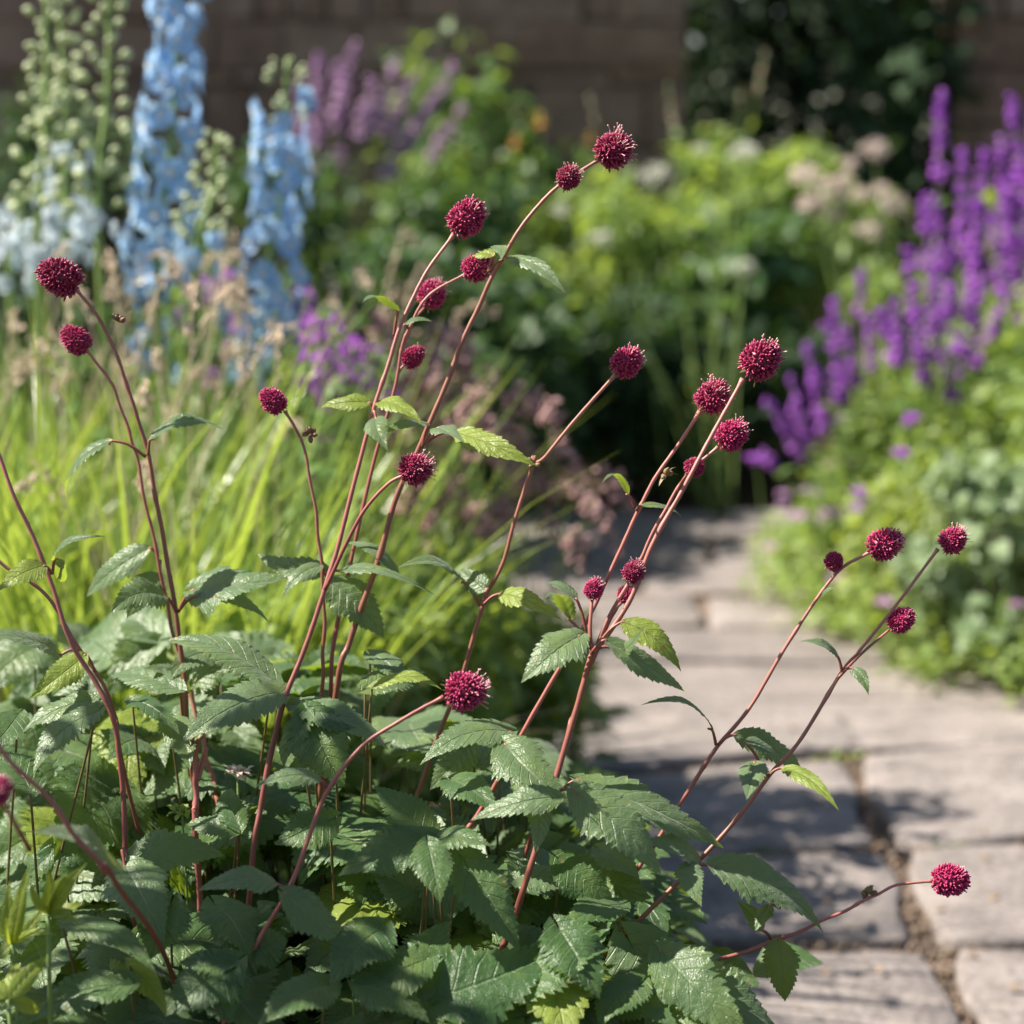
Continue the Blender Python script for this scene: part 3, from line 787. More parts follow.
delphinium("low blue delphinium half hidden in the grass behind the two left heads", (20, 185), (10, 290), 2.95, 18, 6, .8, 60, 7, .019, fm=FLORET_PALE)
delphinium("faded low blue delphinium among grass under the small budding spire", (155, 255), (150, 380), 3.0, 14, 4, .85, 50, 8, .022)
delphinium("low blue delphinium florets at the foot of the shorter blue spire", (285, 290), (240, 380), 2.9, 16, 3, .9, 50, 9, .022)

# ------------------------------------------------------------------ ornamental grass at left
def blades(mb, foot, n, r_, L=(.5, 1.02), spread=.15, lean=.22, w=(.003, .0090), segs=9, dirbias=None, droop=.32):
    an = r_.random(n) * 2 * np.pi
    rad = spread * r_.random(n) ** .6
    b = foot + np.column_stack([np.cos(an) * rad, np.sin(an) * rad, np.full(n, -.03)])
    D = np.column_stack([np.cos(an), np.sin(an)]) + r_.normal(size=(n, 2)) * .5
    if dirbias is not None: D = D + np.asarray(dirbias)
    D = D / np.linalg.norm(D, axis=1, keepdims=True)
    ln = r_.uniform(*L, n); le = lean * r_.uniform(.3, 1.3, n); dr = droop * r_.uniform(.2, 1.4, n)
    t = np.linspace(0, 1, segs)
    out = ln[:, None] * (le[:, None] * t + dr[:, None] * t ** 2.4 * .8)
    up = ln[:, None] * (t - dr[:, None] * .42 * t ** 3)
    c = np.zeros((n, segs, 3))
    c[:, :, 0] = b[:, 0:1] + D[:, 0:1] * out; c[:, :, 1] = b[:, 1:2] + D[:, 1:2] * out; c[:, :, 2] = b[:, 2:3] + up
    side = np.column_stack([-D[:, 1], D[:, 0], np.zeros(n)])
    side = unit(side + r_.normal(size=(n, 3)) * .6)
    ww = r_.uniform(*w, n)[:, None] * np.clip(1.0 - t ** 2.2, .03, 1) * np.clip(.6 + t * 2, 0, 1)
    fold = unit(np.cross(side, Z)) * .3
    V = np.stack([c - side[:, None] * ww[..., None], c + (fold[:, None] * ww[..., None]), c + side[:, None] * ww[..., None]], 2)
    F = (grid_faces(segs, 3)[None] + (np.arange(n) * segs * 3)[:, None, None]).reshape(-1, 4)
    mb.add(V.reshape(-1, 3), F, np.repeat(r_.random(n), segs * 3), np.tile(np.stack(np.broadcast_arrays(np.array([-1, 0, 1.])[None], t[:, None]), -1).reshape(-1, 2), (n, 1)))
    return c
def grass_clump(label, foot, n, seed, mat="grass", plumes=0, **k):
    r_ = np.random.default_rng(seed + 300)
    foot = np.array([foot[0], foot[1], 0.0]); root = thing("ornamental_grass", label, "grass plant", foot, "ornamental grass clumps at left")
    mb = MB(); blades(mb, foot, n, r_, **k); build("blades", mb, M[mat], root)
    mb = MB(); blades(mb, foot, n // 5, r_, L=(.35, .7), lean=.4, w=(.002, .004), droop=.7); build("dry_blades", mb, M["straw"], root)
    if plumes:
        mb = MB()
        for _ in range(plumes):
            an = r_.random() * 6.28; h = r_.uniform(.75, 1.02); o = np.array([math.cos(an), math.sin(an), 0]) * r_.uniform(.1, .3) + [.06, 0, 0]
            b = foot + o * .2; tp = foot + o + [0, 0, h]
            pts = catmull([b, b * .4 + tp * .6 + [0, 0, .06] - o * .15, tp, tp + o * .22 + [0, 0, .0]], 8)
            tube(mb, pts, .0014, .0006, 4, r_.random())
            m = 40; s = r_.uniform(.55, 1, m); ii = s * (len(pts) - 1); i0 = np.clip(ii.astype(int), 0, len(pts) - 2); f = (ii - i0)[:, None]
            q = pts[i0] * (1 - f) + pts[i0 + 1] * f
            ax = unit(pts[i0 + 1] - pts[i0])
            scatter(mb, BUD, q + r_.normal(size=(m, 3)) * .004, ax + r_.normal(size=(m, 3)) * .35, Z, r_.uniform(.009, .016, m), .004, .004, rnd=r_.random(m))
        build("seed_heads", mb, M["straw"], root)
    return root
grass_clump("bright upright grass clump at the left frame edge under the leftmost heads", (-.66, 2.45), 250, 1, plumes=7, L=(.6, 1.12))
grass_clump("bright green grass clump behind the paired left flower stems", (-.46, 2.42), 250, 2, plumes=6, L=(.55, 1.08))
grass_clump("bright grass clump between the left stems and the lone small head", (-.36, 2.60), 130, 3, plumes=3, L=(.45, .85))
grass_clump("pale silvery grass clump whose long blades arch right past the lone small head", (-.56, 2.70), 190, 4, "grass_silver", 8, L=(.60, .80), lean=.32, droop=.36, w=(.005, .008), dirbias=(.6, -.05))
grass_clump("tall back grass clump with beige plumes around the blue delphinium feet", (-.60, 3.15), 320, 5, plumes=11, L=(.65, 1.0))
grass_clump("back left grass clump, mostly straw plumes, by the budding delphiniums", (-.90, 3.0), 460, 6, plumes=13, L=(.6, 1.0))
grass_clump("low back grass clump beneath the shorter blue delphinium", (-.36, 3.2), 200, 7, plumes=9, L=(.45, .8))
grass_clump("outermost left grass clump, only partly in the picture", (-.98, 2.6), 420, 8, plumes=5)

# purple cluster flowers between grass and burgundy stems
def cluster_plant(label, foot, heads, d, mat, seed, r=.025, leafm="fol_mid", group="purple cluster flowers behind the grass"):
    r_ = np.random.default_rng(seed + 50)
    foot = np.array([foot[0], foot[1], 0.0]); root = thing("cluster_flower", label, "flower", foot, group)
    lm = MB()
    for px, py in heads:
        c = P(px, py, d + r_.uniform(-.12, .12)); mb = MB(); b = foot + [r_.normal() * .05, r_.normal() * .04, -.03]
        pts = catmull([b, b * .4 + c * .6 + [0, 0, .02], c], 6)
        tube(mb, pts, .003, .0015, 5, r_.random()); build("stalk", mb, M["gstem"], root)
        mb = MB(); k = 36; u = unit(r_.normal(size=(k, 3))); rr = r * r_.uniform(.7, 1.25)
        scatter(mb, LEAF_ROUND, c + u * rr * .6, u + r_.normal(size=(k, 3)) * .3, u[:, [1, 2, 0]], rr * .6, rnd=r_.random(k))
        build("flower_head", mb, M[mat], root)
        q = pts[4:14]; scatter(lm, LEAF_LONG, q, r_.normal(size=(len(q), 3)) * [1, 1, .4], Z, .07)
    build("foliage", lm, M[leafm], root)
    return root
cluster_plant("vivid purple cluster flowers crowded below the tall burgundy stems", (-.30, 2.65),
              [(335, 325), (352, 350), (318, 345), (345, 375), (365, 380), (330, 395), (308, 370), (372, 355), (310, 330), (325, 365), (388, 400)], 2.66, "magenta", 1, .022)
cluster_plant("scattered purple cluster flowers between the two blue delphiniums", (-.52, 3.3),
              [(228, 282), (205, 290), (240, 322), (187, 320), (302, 300), (308, 318), (212, 378), (232, 352), (198, 350), (317, 480), (325, 445)], 3.15, "magenta", 2, .022)

# airy dusty-pink plant
def airy_plant(label, foot, tips, d, seed, group="airy dusty pink plants"):
    r_ = np.random.default_rng(seed + 70)
    foot = np.array([foot[0], foot[1], 0.0]); root = thing("airy_plant", label, "flower", foot, group)
    for px, py, nod in tips:
        c = P(px, py, d + r_.uniform(-.15, .15)); b = foot + [r_.normal() * .07, r_.normal() * .06, -.03]
        e = c + [nod * .05, 0, -abs(nod) * .07]
        pts = catmull([b, b * .35 + c * .65 + [0, 0, .02], c, e], 8)
        mb = MB(); tube(mb, pts, .0022, .0008, 5, r_.random()); build("stalk", mb, M["gstem"], root)
        mb = MB(); k = 34; s = r_.uniform(.62, 1, k) * (len(pts) - 1); i0 = np.clip(s.astype(int), 0, len(pts) - 2); f = (s - i0)[:, None]
        q = pts[i0] * (1 - f) + pts[i0 + 1] * f + r_.normal(size=(k, 3)) * .008
        scatter(mb, BUD, q, r_.normal(size=(k, 3)) + [0, 0, -.8], Z + r_.normal(size=(k, 3)), r_.uniform(.008, .015, k), rnd=r_.random(k))
        build("flower_spray", mb, M["pinkbell"], root)
    mb = MB(); k = 60; an = r_.random(k) * 6.28; o = np.column_stack([np.cos(an), np.sin(an), r_.uniform(0, .5, k)])
    scatter(mb, LEAF_ROUND, foot + o * r_.uniform(.04, .16, (k, 1)) + np.column_stack([np.zeros(k), np.zeros(k), r_.uniform(.03, .25, k)]), o, Z, .06 * r_.uniform(.6, 1.2, k))
    build("foliage", mb, M["fol_mid"], root)
    return root
tp = random.Random(3)
airy_plant("airy dusty pink sprays drooping right over the shaded path end", (.02, 3.1),
           [(590, 505, 1), (575, 490, .8), (548, 415, .6), (530, 400, .5), (510, 395, .6), (556, 450, .8), (520, 440, .4), (540, 480, .6), (500, 430, .4), (515, 470, .5), (570, 540, .5), (600, 470, 1), (505, 505, .3), (545, 520, .5)], 3.0, 1)
airy_plant("airy dusty pink sprays behind the lone burgundy head on the tall stem", (-.12, 3.0),
           [(tp.uniform(405, 500), tp.uniform(370, 530), tp.uniform(-.3, .6)) for _ in range(30)], 2.95, 2)
airy_plant("airy dusty pink sprays rising among the tall stems near the purple clusters", (-.22, 3.1),
           [(tp.uniform(375, 470), tp.uniform(320, 470), tp.uniform(-.4, .5)) for _ in range(26)], 3.1, 3)

# low leafy greens behind the burgundy clump
LG = "low leafy greens behind the burgundy clump"
for lab, c, rad, n, sz, mt, tpl, sd in [
    ("low bright leafy plant behind the middle of the burgundy clump", (-.15, 2.75), (.19, .2, .60), 2600, .045, "fol_light", LEAF, 41),
    ("low leafy plant bordering the path's left edge beside three small heads", (-.02, 3.05), (.13, .2, .42), 1800, .042, "fol_light", LEAF, 42),
    ("feathery low green plant left of the path in the sun", (-.18, 3.5), (.15, .22, .38), 2000, .04, "fol_light", LEAF_LONG, 43),
    ("dark leafy plant spilling onto the path edge behind the right burgundy stems", (-.02, 2.5), (.14, .2, .36), 1500, .05, "fol_mid", LEAF, 44),
    ("broad leafy plant between the grass and the burgundy clump", (-.27, 2.40), (.2, .18, .56), 2000, .05, "fol_light", LEAF, 45),
    ("leafy green plant at the foot of the bright grass", (-.62, 2.2), (.24, .16, .42), 1800, .055, "fol_mid", LEAF, 46),
    ("soft green plant in half shade behind the airy pink sprays", (-.30, 3.9), (.26, .3, .55), 2200, .05, "fol_mid", LEAF, 47),
    ("dim green plant filling the middle left border below the mauve spikes", (-.75, 4.6), (.5, .35, .78), 3400, .06, "fol_mid", LEAF, 48),
    ("dark green plant under the far mauve spikes behind the tall stems", (-.24, 5.0), (.20, .40, 1.02), 3000, .06, "fol_shaded", LEAF, 49),
    ("far left dark plant behind the budding delphiniums", (-1.5, 4.6), (.55, .4, .95), 3200, .07, "fol_dark", LEAF, 50)]:
    bush("leafy_plant", lab, "plant", c, rad, n, sz, mt, tpl, LG, seed=sd, clumps=24, stems=10)

# ------------------------------------------------------------------ burgundy flowers: leaves
def leaf_mesh(mb, B, T, w, hint, seed, arch=.10, fold=.22, teeth=13, cordate=.25, ripple=.05, mat=0, twist=0.0, petiole=None, rows=88, lobed=0.0):
    """one toothed leaf from its base B to its tip T (world points), w wide"""
    r_ = np.random.default_rng(seed)
    B = np.asarray(B, float); T = np.asarray(T, float); ch = T - B; L = np.linalg.norm(ch)
    X = ch / L; N = np.asarray(hint, float); N = unit(N - X * (N @ X)); Y = np.cross(N, X)
    t = np.linspace(0, 1, rows); cols = 11; s = np.linspace(-1, 1, cols)
    prof = np.interp(t, [0, .04, .12, .25, .38, .55, .72, .86, .95, 1], [.05, .42, .78, .98, 1.0, .82, .54, .28, .10, .008])
    if lobed:
        prof = prof * (1 + lobed * (np.exp(-((t - .30) / .07) ** 2) - .8 * np.exp(-((t - .45) / .05) ** 2)))
    saw = np.zeros((2, rows)); 
    for q in range(2):
        ph = t * teeth * (1 + .08 * r_.normal()) + r_.random()
        amp = .20 * r_.uniform(.8, 1.25)
        fr = ph % 1.0
        fr2 = (ph * 3) % 1.0
        saw[q] = 1 - amp * (1 - fr) ** 1.2 * .9 - .06 * (1 - fr2) + .05
    half = w / 2
    yy = np.zeros((rows, cols)); xx = np.zeros((rows, cols)); zz = np.zeros((rows, cols))
    ph1, ph2 = r_.random(2) * 6
    for j, sj in enumerate(s):
        edge = saw[0 if sj < 0 else 1]
        e = 1 + (edge - 1) * abs(sj) ** 3
        yy[:, j] = sj * half * prof * e
        # teeth point to the tip; heart-shaped base reaches back
        xx[:, j] = t * L - cordate * half * abs(sj) ** 1.5 * np.exp(-t * 9) + .05 * half * (abs(sj) ** 3) * (1 - edge) * -4 - .0 
        a = abs(yy[:, j])
        q = np.sin(2 * np.pi * 8 * (t - .24 * abs(sj)) + .6) * (1 - abs(abs(sj) - .5) * 1.4)
        zz[:, j] = (arch * L * 4 * t * (1 - t) + fold * a - 1.25 * fold * a ** 2 / max(half, 1e-4)
                    + .020 * half * 2 * q * prof + ripple * half * np.sin(t * 11 + (ph1 if sj < 0 else ph2)) * abs(sj) ** 2 * prof)
    tw = twist * (t - .3)
    yc = yy * np.cos(tw)[:, None] - (zz - arch * L * 4 * (t * (1 - t))[:, None]) * np.sin(tw)[:, None]
    zc = yy * np.sin(tw)[:, None] + (zz - arch * L * 4 * (t * (1 - t))[:, None]) * np.cos(tw)[:, None] + arch * L * 4 * (t * (1 - t))[:, None]
    side = r_.normal() * .06 * L * (t * (1 - t) * 4)[:, None]
    V = B + xx[..., None] * X + (yc + side)[..., None] * Y + zc[..., None] * N
    uv = np.stack(np.broadcast_arrays(s[None, :], t[:, None]), -1).reshape(-1, 2)
    mb.add(V.reshape(-1, 3), grid_faces(rows, cols), r_.random(), uv, mat)
    if petiole is not None:
        A = np.asarray(petiole, float); m_ = (A + B) / 2 + np.array([0, 0, .12 * np.linalg.norm(A - B)])
        tube(mb, catmull([A, m_, B, B + X * L * .06], 6), .0016, .0010, 6, r_.random(), 1)

def view_normal(c, tilt_up=.8, toward=.45, jitter=.25, r_=None):
    v = unit(CAM - c); n_ = np.array([0, 0, tilt_up]) + v * toward
    return unit(n_ + (r_.normal(size=3) * jitter if r_ is not None else 0))

# flower head, built once in three variants with a unit radius
def head_mesh(seed, squash=1.0, tuft=0):
    r_ = np.random.default_rng(seed); mb = MB(); n_ = 380
    i = np.arange(n_) + .5; ph = np.arccos(1 - 2 * i / n_ * .98); th = np.pi * (1 + 5 ** .5) * i
    d = np.column_stack([np.cos(th) * np.sin(ph), np.sin(th) * np.sin(ph), np.cos(ph)])
    d = unit(d + r_.normal(size=d.shape) * .06)
    core = np.array([.74 * r_.uniform(.92, 1.02), .74 * r_.uniform(.94, 1.05), .76 * squash])
    egg = 1 - .16 * d[:, 2:3] * np.array([1, 1, 0])          # narrower towards the tip
    p = d * core * egg * .96
    out = unit(d / core + np.array([0, 0, .40]) + r_.normal(size=d.shape) * .17)
    L = r_.uniform(.20, .36, n_) * (1 + .15 * r_.normal(size=n_).clip(-1, 2.2))
    scatter(mb, CLUB, p, out, np.array([.3, .5, .8]), L, .235 * r_.uniform(.75, 1.2, n_), .235, rnd=r_.random(n_))
    u = np.linspace(0, np.pi, 10)[:, None]; v = np.linspace(0, 2 * np.pi, 15)[None, :]
    S = np.stack([np.sin(u) * np.cos(v), np.sin(u) * np.sin(v), np.cos(u) * np.ones_like(v)], -1).reshape(-1, 3)
    mb.add(S * core * (1 - .16 * S[:, 2:3] * np.array([1, 1, 0])) * .98, grid_faces(10, 15), 0.1)
    return mb.mesh("flower_head", [M["head"]])
def tuft_mesh(seed, n_=40, cone=.9):
    r_ = np.random.default_rng(seed); mb = MB()
    a = r_.random(n_) * 6.28; q = np.arccos(1 - r_.random(n_) * cone)
    d = np.column_stack([np.cos(a) * np.sin(q), np.sin(a) * np.sin(q), np.cos(q)])
    scatter(mb, THREAD, d * .80, d + r_.normal(size=d.shape) * .28, np.array([.2, .9, .1]), r_.uniform(.30, .62, n_), .36, .36, rnd=r_.random(n_))
    return mb.mesh("filaments", [M["filament"]])
def bract_mesh(seed):
    r_ = np.random.default_rng(seed); mb = MB(); n_ = 13
    a = np.arange(n_) * 2 * np.pi / n_ + r_.normal(size=n_) * .15
    d = np.column_stack([np.cos(a), np.sin(a), r_.uniform(-.5, .15, n_)])
    scatter(mb, LEAF_LONG, d * .12 + [0, 0, -.72], d, Z, r_.uniform(.5, .8, n_), rnd=r_.random(n_))
    return mb.mesh("bracts", [M["bract"]])
HEADS = [head_mesh(1, 1.05), head_mesh(2, 1.28), head_mesh(3, 1.18), head_mesh(4, 1.38), head_mesh(5, 1.12)]
TUFTS = [tuft_mesh(11, 36, .45), tuft_mesh(12, 22, .3), tuft_mesh(13, 50, .7)]
BRACTS = [bract_mesh(21), bract_mesh(22)]

def stem3d(poly, d0, d1):
    n_ = len(poly)
    return [P(x, y, d0 + (d1 - d0) * i / (n_ - 1)) for i, (x, y) in enumerate(poly)]

stem_no = [0]
STEMG = "burgundy-headed flower stems"
def flower_stem(label, main, d0, d1, heads, leaves=(), branches=(), buds=(), r=(.0030, .0017), mat="stem", root_pt=None, visible_foot=True):
    """main: picture points from the root end up to the head; d0..d1 its distances.
    heads: (px, py, width px, axis from (px,py), d, tuft); branches: polylines; leaves: (bx,by,tx,ty,w,mode,d)"""
    stem_no[0] += 1; k = stem_no[0]; r_ = np.random.default_rng(k + 40)
    up = stem3d(main, d0, d1)
    a = up[0]; dr = unit(up[0] - up[1])
    if root_pt is None:
        root_pt = np.array([a[0] * .72 - .06, a[1] + .10 + r_.uniform(-.05, .08), 0.0])
    root_pt = np.array(root_pt, float)
    knee = a + dr * min(.18, a[2] * .35)
    knee = knee * .65 + np.array([root_pt[0], root_pt[1], a[2] * .45]) * .35
    pts = catmull([root_pt - [0, 0, .06], knee] + up, 12)
    wv = np.linspace(0, 1, len(pts)); pts = pts + (np.sin(wv * 31 + k)[:, None] * r_.normal(size=3) + np.sin(wv * 57 + 2 * k)[:, None] * r_.normal(size=3) * .5) * .0007 * np.minimum(1, (1 - wv) * 6)[:, None]
    root = thing("flower_stem", label, "flower", root_pt, STEMG)
    mb = MB(); tube(mb, pts, r[0] * .88, r[1] * .88, 9, r_.random(), 0, .05)
    tt = np.linspace(1, 0, len(pts))
    for bp in branches:
        q = catmull(bp, 8); tube(mb, q, r[1] * 1.05, r[1] * .8, 8, r_.random())
    # swollen nodes
    st = build("stalk", mb, M[mat], root)
    for hx, hy, hw, ax_, hd, tf in heads:
        c = P(hx, hy, hd); rad = hw / 2 / FPX * hd
        o = place("flower_head", HEADS[(k + int(hx)) % 5], root, c, ax_, rad * .86, r_.random() * 6)
        b_ = link("bracts", BRACTS[int(hx) % 2], o)
        if tf >= 0:
            f_ = link("filaments", TUFTS[tf], o)
    for bx, by, bd in buds:
        mb = MB(); c = P(bx, by, bd); m_ = 9
        u = unit(r_.normal(size=(m_, 3)) + [0, 0, .6])
        scatter(mb, BUD, c + u * .0015, u + [0, 0, .5], np.array([.3, .2, 1.0]), .0075 * r_.uniform(.6, 1.2, m_), .0055, .0055, rnd=r_.random(m_))
        scatter(mb, LEAF_LONG, np.repeat([c], 3, 0), u[:3], np.array([.3, .2, 1.0]), .012, rnd=r_.random(3))
        build("bud", mb, M["bract"], root)
    for i, lf in enumerate(leaves):
        stem_leaf(root, lf, k * 100 + i)
    return root
def stem_leaf(root, lf, seed):
    bx, by, tx, ty, w, mode, d = lf[:7]; att = lf[7] if len(lf) > 7 else None
    r_ = np.random.default_rng(seed)
    B = P(bx, by, d); T = P(tx, ty, d + (lf[8] if len(lf) > 8 else r_.uniform(-.05, .03)))
    c = (B + T) / 2
    arch = .12
    if mode == 'u': N = view_normal(c, .75, .55, .18, r_)
    elif mode == 'c': N = view_normal(c, .35, 1.0, .18, r_); arch = .06
    elif mode == 'e': N = view_normal(c, .9, .38, .12, r_); arch = .2          # nearly edge on, arching
    elif mode == 'y': N = unit(np.array([-.35, .75, .75]) + r_.normal(size=3) * .1); arch = .10     # underside to us, sun through it
    elif mode == 'Y': N = view_normal(c, .6, .6, .15, r_)
    elif mode == 'r': N = view_normal(c, .5, .8, .15, r_); arch = .05
    mb = MB(); wm = 1.28 * w / FPX * d
    T = B + (T - B) * 1.18
    pet = P(att[0], att[1], d + .004) if att else None
    leaf_mesh(mb, B, T, wm, N, seed, arch=arch, fold=r_.uniform(.12, .4), petiole=pet, cordate=.35 if w > 35 else .1, twist=r_.uniform(-.5, .5), ripple=r_.uniform(.05, .14), teeth=11 if w < 25 else 14, lobed=.14 if w > 38 else .05)
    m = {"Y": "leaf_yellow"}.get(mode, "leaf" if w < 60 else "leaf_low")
    return build("leaf", mb, [M[m], M["stem"]], root)
def ax(dx, dy, dz=0.0):
    """direction in the picture: dx right, dy up, dz towards the camera"""
    return unit(RT * dx + UP * dy - FW * dz)

flower_stem("reddish stem whose single burgundy head is highest at the left edge", [(192, 770), (183, 665), (172, 590), (160, 520), (148, 455), (135, 410), (120, 365), (100, 320), (76, 289)], 1.68, 1.62,
            [(60, 277, 46, ax(-.8, .45, .2), 1.62, -1)],
            [(112, 441, 74, 492, 26, 'e', 1.64, (146, 457)), (150, 440, 213, 432, 24, 'e', 1.64, (148, 455)), (165, 596, 118, 612, 32, 'u', 1.66, (176, 612)), (193, 590, 276, 580, 46, 'u', 1.68, (178, 612)), (196, 596, 258, 619, 18, 'e', 1.66, (178, 612))],
            buds=[(118, 322, 1.62)])
flower_stem("thin reddish stem with a small burgundy head under the highest left one", [(186, 760), (180, 665), (168, 610), (155, 545), (138, 465), (128, 428), (112, 385), (86, 349)], 1.72, 1.66,
            [(76, 340, 32, ax(-.7, .6, .2), 1.66, -1)], [(160, 575, 132, 612, 26, 'c', 1.70, (160, 560)), (150, 548, 96, 590, 26, 'u', 1.70, (158, 556))], r=(.0024, .0014))
flower_stem("slim stem with one round burgundy head left of the tall stems, before the grass", [(322, 720), (322, 690), (324, 640), (322, 570), (315, 510), (303, 445), (285, 411)], 1.66, 1.62,
            [(273, 401, 30, ax(-.6, .6, .3), 1.62, -1)], [(330, 583, 376, 630, 38, 'u', 1.64, (324, 572)), (322, 566, 288, 594, 18, 'e', 1.62, (324, 572)), (330, 570, 268, 556, 22, 'u', 1.66, (324, 573)), (340, 571, 421, 592, 14, 'e', 1.65, (326, 574))],
            buds=[(310, 434, 1.62)], r=(.0026, .0014))
flower_stem("tall stem with a pink-tufted burgundy head and a second head on a low side branch", [(252, 870), (262, 800), (280, 715), (300, 660), (325, 590), (345, 520), (365, 440), (385, 375), (402, 322), (425, 275), (454, 234)], 1.56, 1.62,
            [(467, 218, 42, ax(.55, .7, .2), 1.62, 1), (416, 469, 40, ax(.9, .35, .4), 1.56, 0)],
            [(398, 312, 368, 304, 14, 'e', 1.62, (394, 336)), (370, 403, 328, 407, 18, 'Y', 1.6, (375, 410)), (376, 418, 386, 446, 20, 'u', 1.58, (374, 411)), (378, 402, 416, 422, 20, 'Y', 1.6, (374, 408))],
            branches=[[P(325, 590, 1.58), P(348, 540, 1.575), P(366, 508, 1.57), P(388, 484, 1.565), P(404, 475, 1.56)]], r=(.0032, .0018))
flower_stem("tall stem with three small burgundy heads close behind the tufted head", [(330, 700), (335, 640), (355, 540), (375, 460), (395, 385), (402, 350), (410, 325), (430, 295), (467, 273)], 1.66, 1.64,
            [(478, 268, 33, ax(.8, .2, .2), 1.64, 2), (432, 294, 34, ax(.5, .8, -.2), 1.69, 0), (413, 357, 26, ax(.6, .6, 0), 1.66, 1)],
            [(404, 325, 428, 322, 9, 'e', 1.64, (408, 328))],
            branches=[[P(400, 352, 1.655), P(408, 335, 1.67), P(414, 320, 1.68), P(424, 308, 1.69)], [P(395, 388, 1.655), P(399, 372, 1.66), P(406, 363, 1.66)]], r=(.0026, .0014))
flower_stem("tallest stem, bearing the two topmost burgundy heads one behind the other", [(338, 690), (350, 640), (378, 560), (400, 490), (420, 445), (450, 375), (470, 325), (488, 285), (505, 255), (530, 215), (560, 185), (600, 159)], 1.64, 1.60,
            [(614, 150, 45, ax(.85, .45, .2), 1.60, 2), (569, 177, 30, ax(.4, .5, .7), 1.60, 0)],
            [(505, 259, 556, 288, 17, 'u', 1.60, (488, 272)), (494, 256, 474, 258, 15, 'Y', 1.60, (489, 270)), (493, 246, 500, 258, 12, 'c', 1.60), (455, 432, 525, 461, 24, 'Y', 1.60, (424, 444)), (438, 428, 460, 440, 22, 'u', 1.58, (424, 444)), (428, 424, 385, 434, 16, 'u', 1.62, (422, 448)), (398, 575, 352, 548, 16, 'e', 1.64, (372, 575))], r=(.0036, .0018))
flower_stem("stem with a single tufted burgundy head standing alone above the dark shade", [(408, 830), (415, 800), (440, 735), (465, 665), (483, 605), (500, 570), (515, 520), (532, 470), (545, 455), (580, 415), (616, 374)], 1.68, 1.60,
            [(627, 362, 37, ax(.65, .65, .2), 1.60, 1)],
            [(464, 583, 408, 570, 20, 'e', 1.64, (480, 606)), (487, 590, 464, 572, 20, 'c', 1.63, (482, 606)), (500, 594, 552, 616, 20, 'Y', 1.62, (484, 604))], buds=[(533, 466, 1.62)], r=(.0029, .0017))
flower_stem("stout stem carrying the largest burgundy head of the leaning crimson group", [(518, 905), (545, 820), (570, 730), (590, 660), (600, 645), (630, 600), (655, 540), (685, 485), (715, 430), (743, 379)], 1.54, 1.57,
            [(761, 360, 48, ax(.65, .6, .2), 1.57, 1), (594, 589, 24, ax(.4, .8, .1), 1.56, 0), (634, 572, 27, ax(.5, .7, .2), 1.56, 0), (626, 594, 21, ax(.5, .7, .2), 1.58, -1)],
            [(580, 636, 530, 676, 40, 'u', 1.54, (592, 650)), (570, 620, 548, 602, 18, 'e', 1.55, (586, 645)), (605, 640, 673, 684, 26, 'u', 1.52, (592, 652)), (622, 622, 672, 664, 24, 'Y', 1.54, (596, 648)), (577, 600, 546, 588, 14, 'e', 1.57, (588, 640)), (614, 648, 640, 630, 14, 'c', 1.55, (594, 650)),
             (575, 792, 648, 862, 48, 'u', 1.52, (560, 790)), (563, 797, 484, 818, 28, 'u', 1.50), (540, 800, 536, 846, 20, 'c', 1.51), (578, 780, 702, 838, 44, 'u', 1.56, (562, 790))],
            branches=[[P(592, 655, 1.55), P(590, 630, 1.555), P(592, 600, 1.56)], [P(596, 648, 1.555), P(610, 615, 1.56), P(628, 584, 1.56)], [P(600, 640, 1.555), P(610, 615, 1.57), P(622, 602, 1.58)]], buds=[(666, 476, 1.565)], r=(.0036, .0020))
flower_stem("stem with the upper left pink-tufted head of the leaning crimson group", [(455, 850), (470, 825), (520, 740), (575, 640), (615, 565), (638, 508), (665, 465), (700, 411)], 1.62, 1.60,
            [(713, 397, 40, ax(.6, .65, .2), 1.60, 2)], [(628, 495, 606, 485, 9, 'e', 1.6, (635, 508)), (640, 506, 677, 518, 9, 'e', 1.6, (636, 510)), (511, 732, 434, 760, 36, 'u', 1.60, (520, 742)), (505, 744, 560, 795, 46, 'u', 1.58, (520, 745))], r=(.0030, .0017))
flower_stem("stem with two lower heads of the leaning crimson group, one large one small", [(560, 760), (575, 710), (597, 650), (620, 600), (640, 560), (665, 510), (690, 472), (718, 447)], 1.60, 1.585,
            [(732, 435, 38, ax(.7, .5, .2), 1.585, 1), (695, 467, 25, ax(.5, .5, .5), 1.575, -1)], [], branches=[[P(676, 494, 1.59), P(683, 480, 1.58), P(690, 472, 1.575)]], r=(.0024, .0015))
flower_stem("slender right stem with a small then a large head, before the lime green bed", [(570, 965), (578, 950), (610, 905), (650, 850), (690, 790), (718, 745), (755, 700), (790, 640), (815, 600), (843, 568), (870, 552)], 1.62, 1.60,
            [(885, 544, 38, ax(.85, .4, .2), 1.60, 0), (834, 561, 24, ax(.1, .7, .6), 1.60, -1)],
            [(712, 730, 652, 709, 17, 'e', 1.6, (716, 745)), (734, 735, 793, 768, 26, 'u', 1.6, (718, 745)), (822, 596, 836, 590, 5, 'e', 1.6)], r=(.0029, .0016))
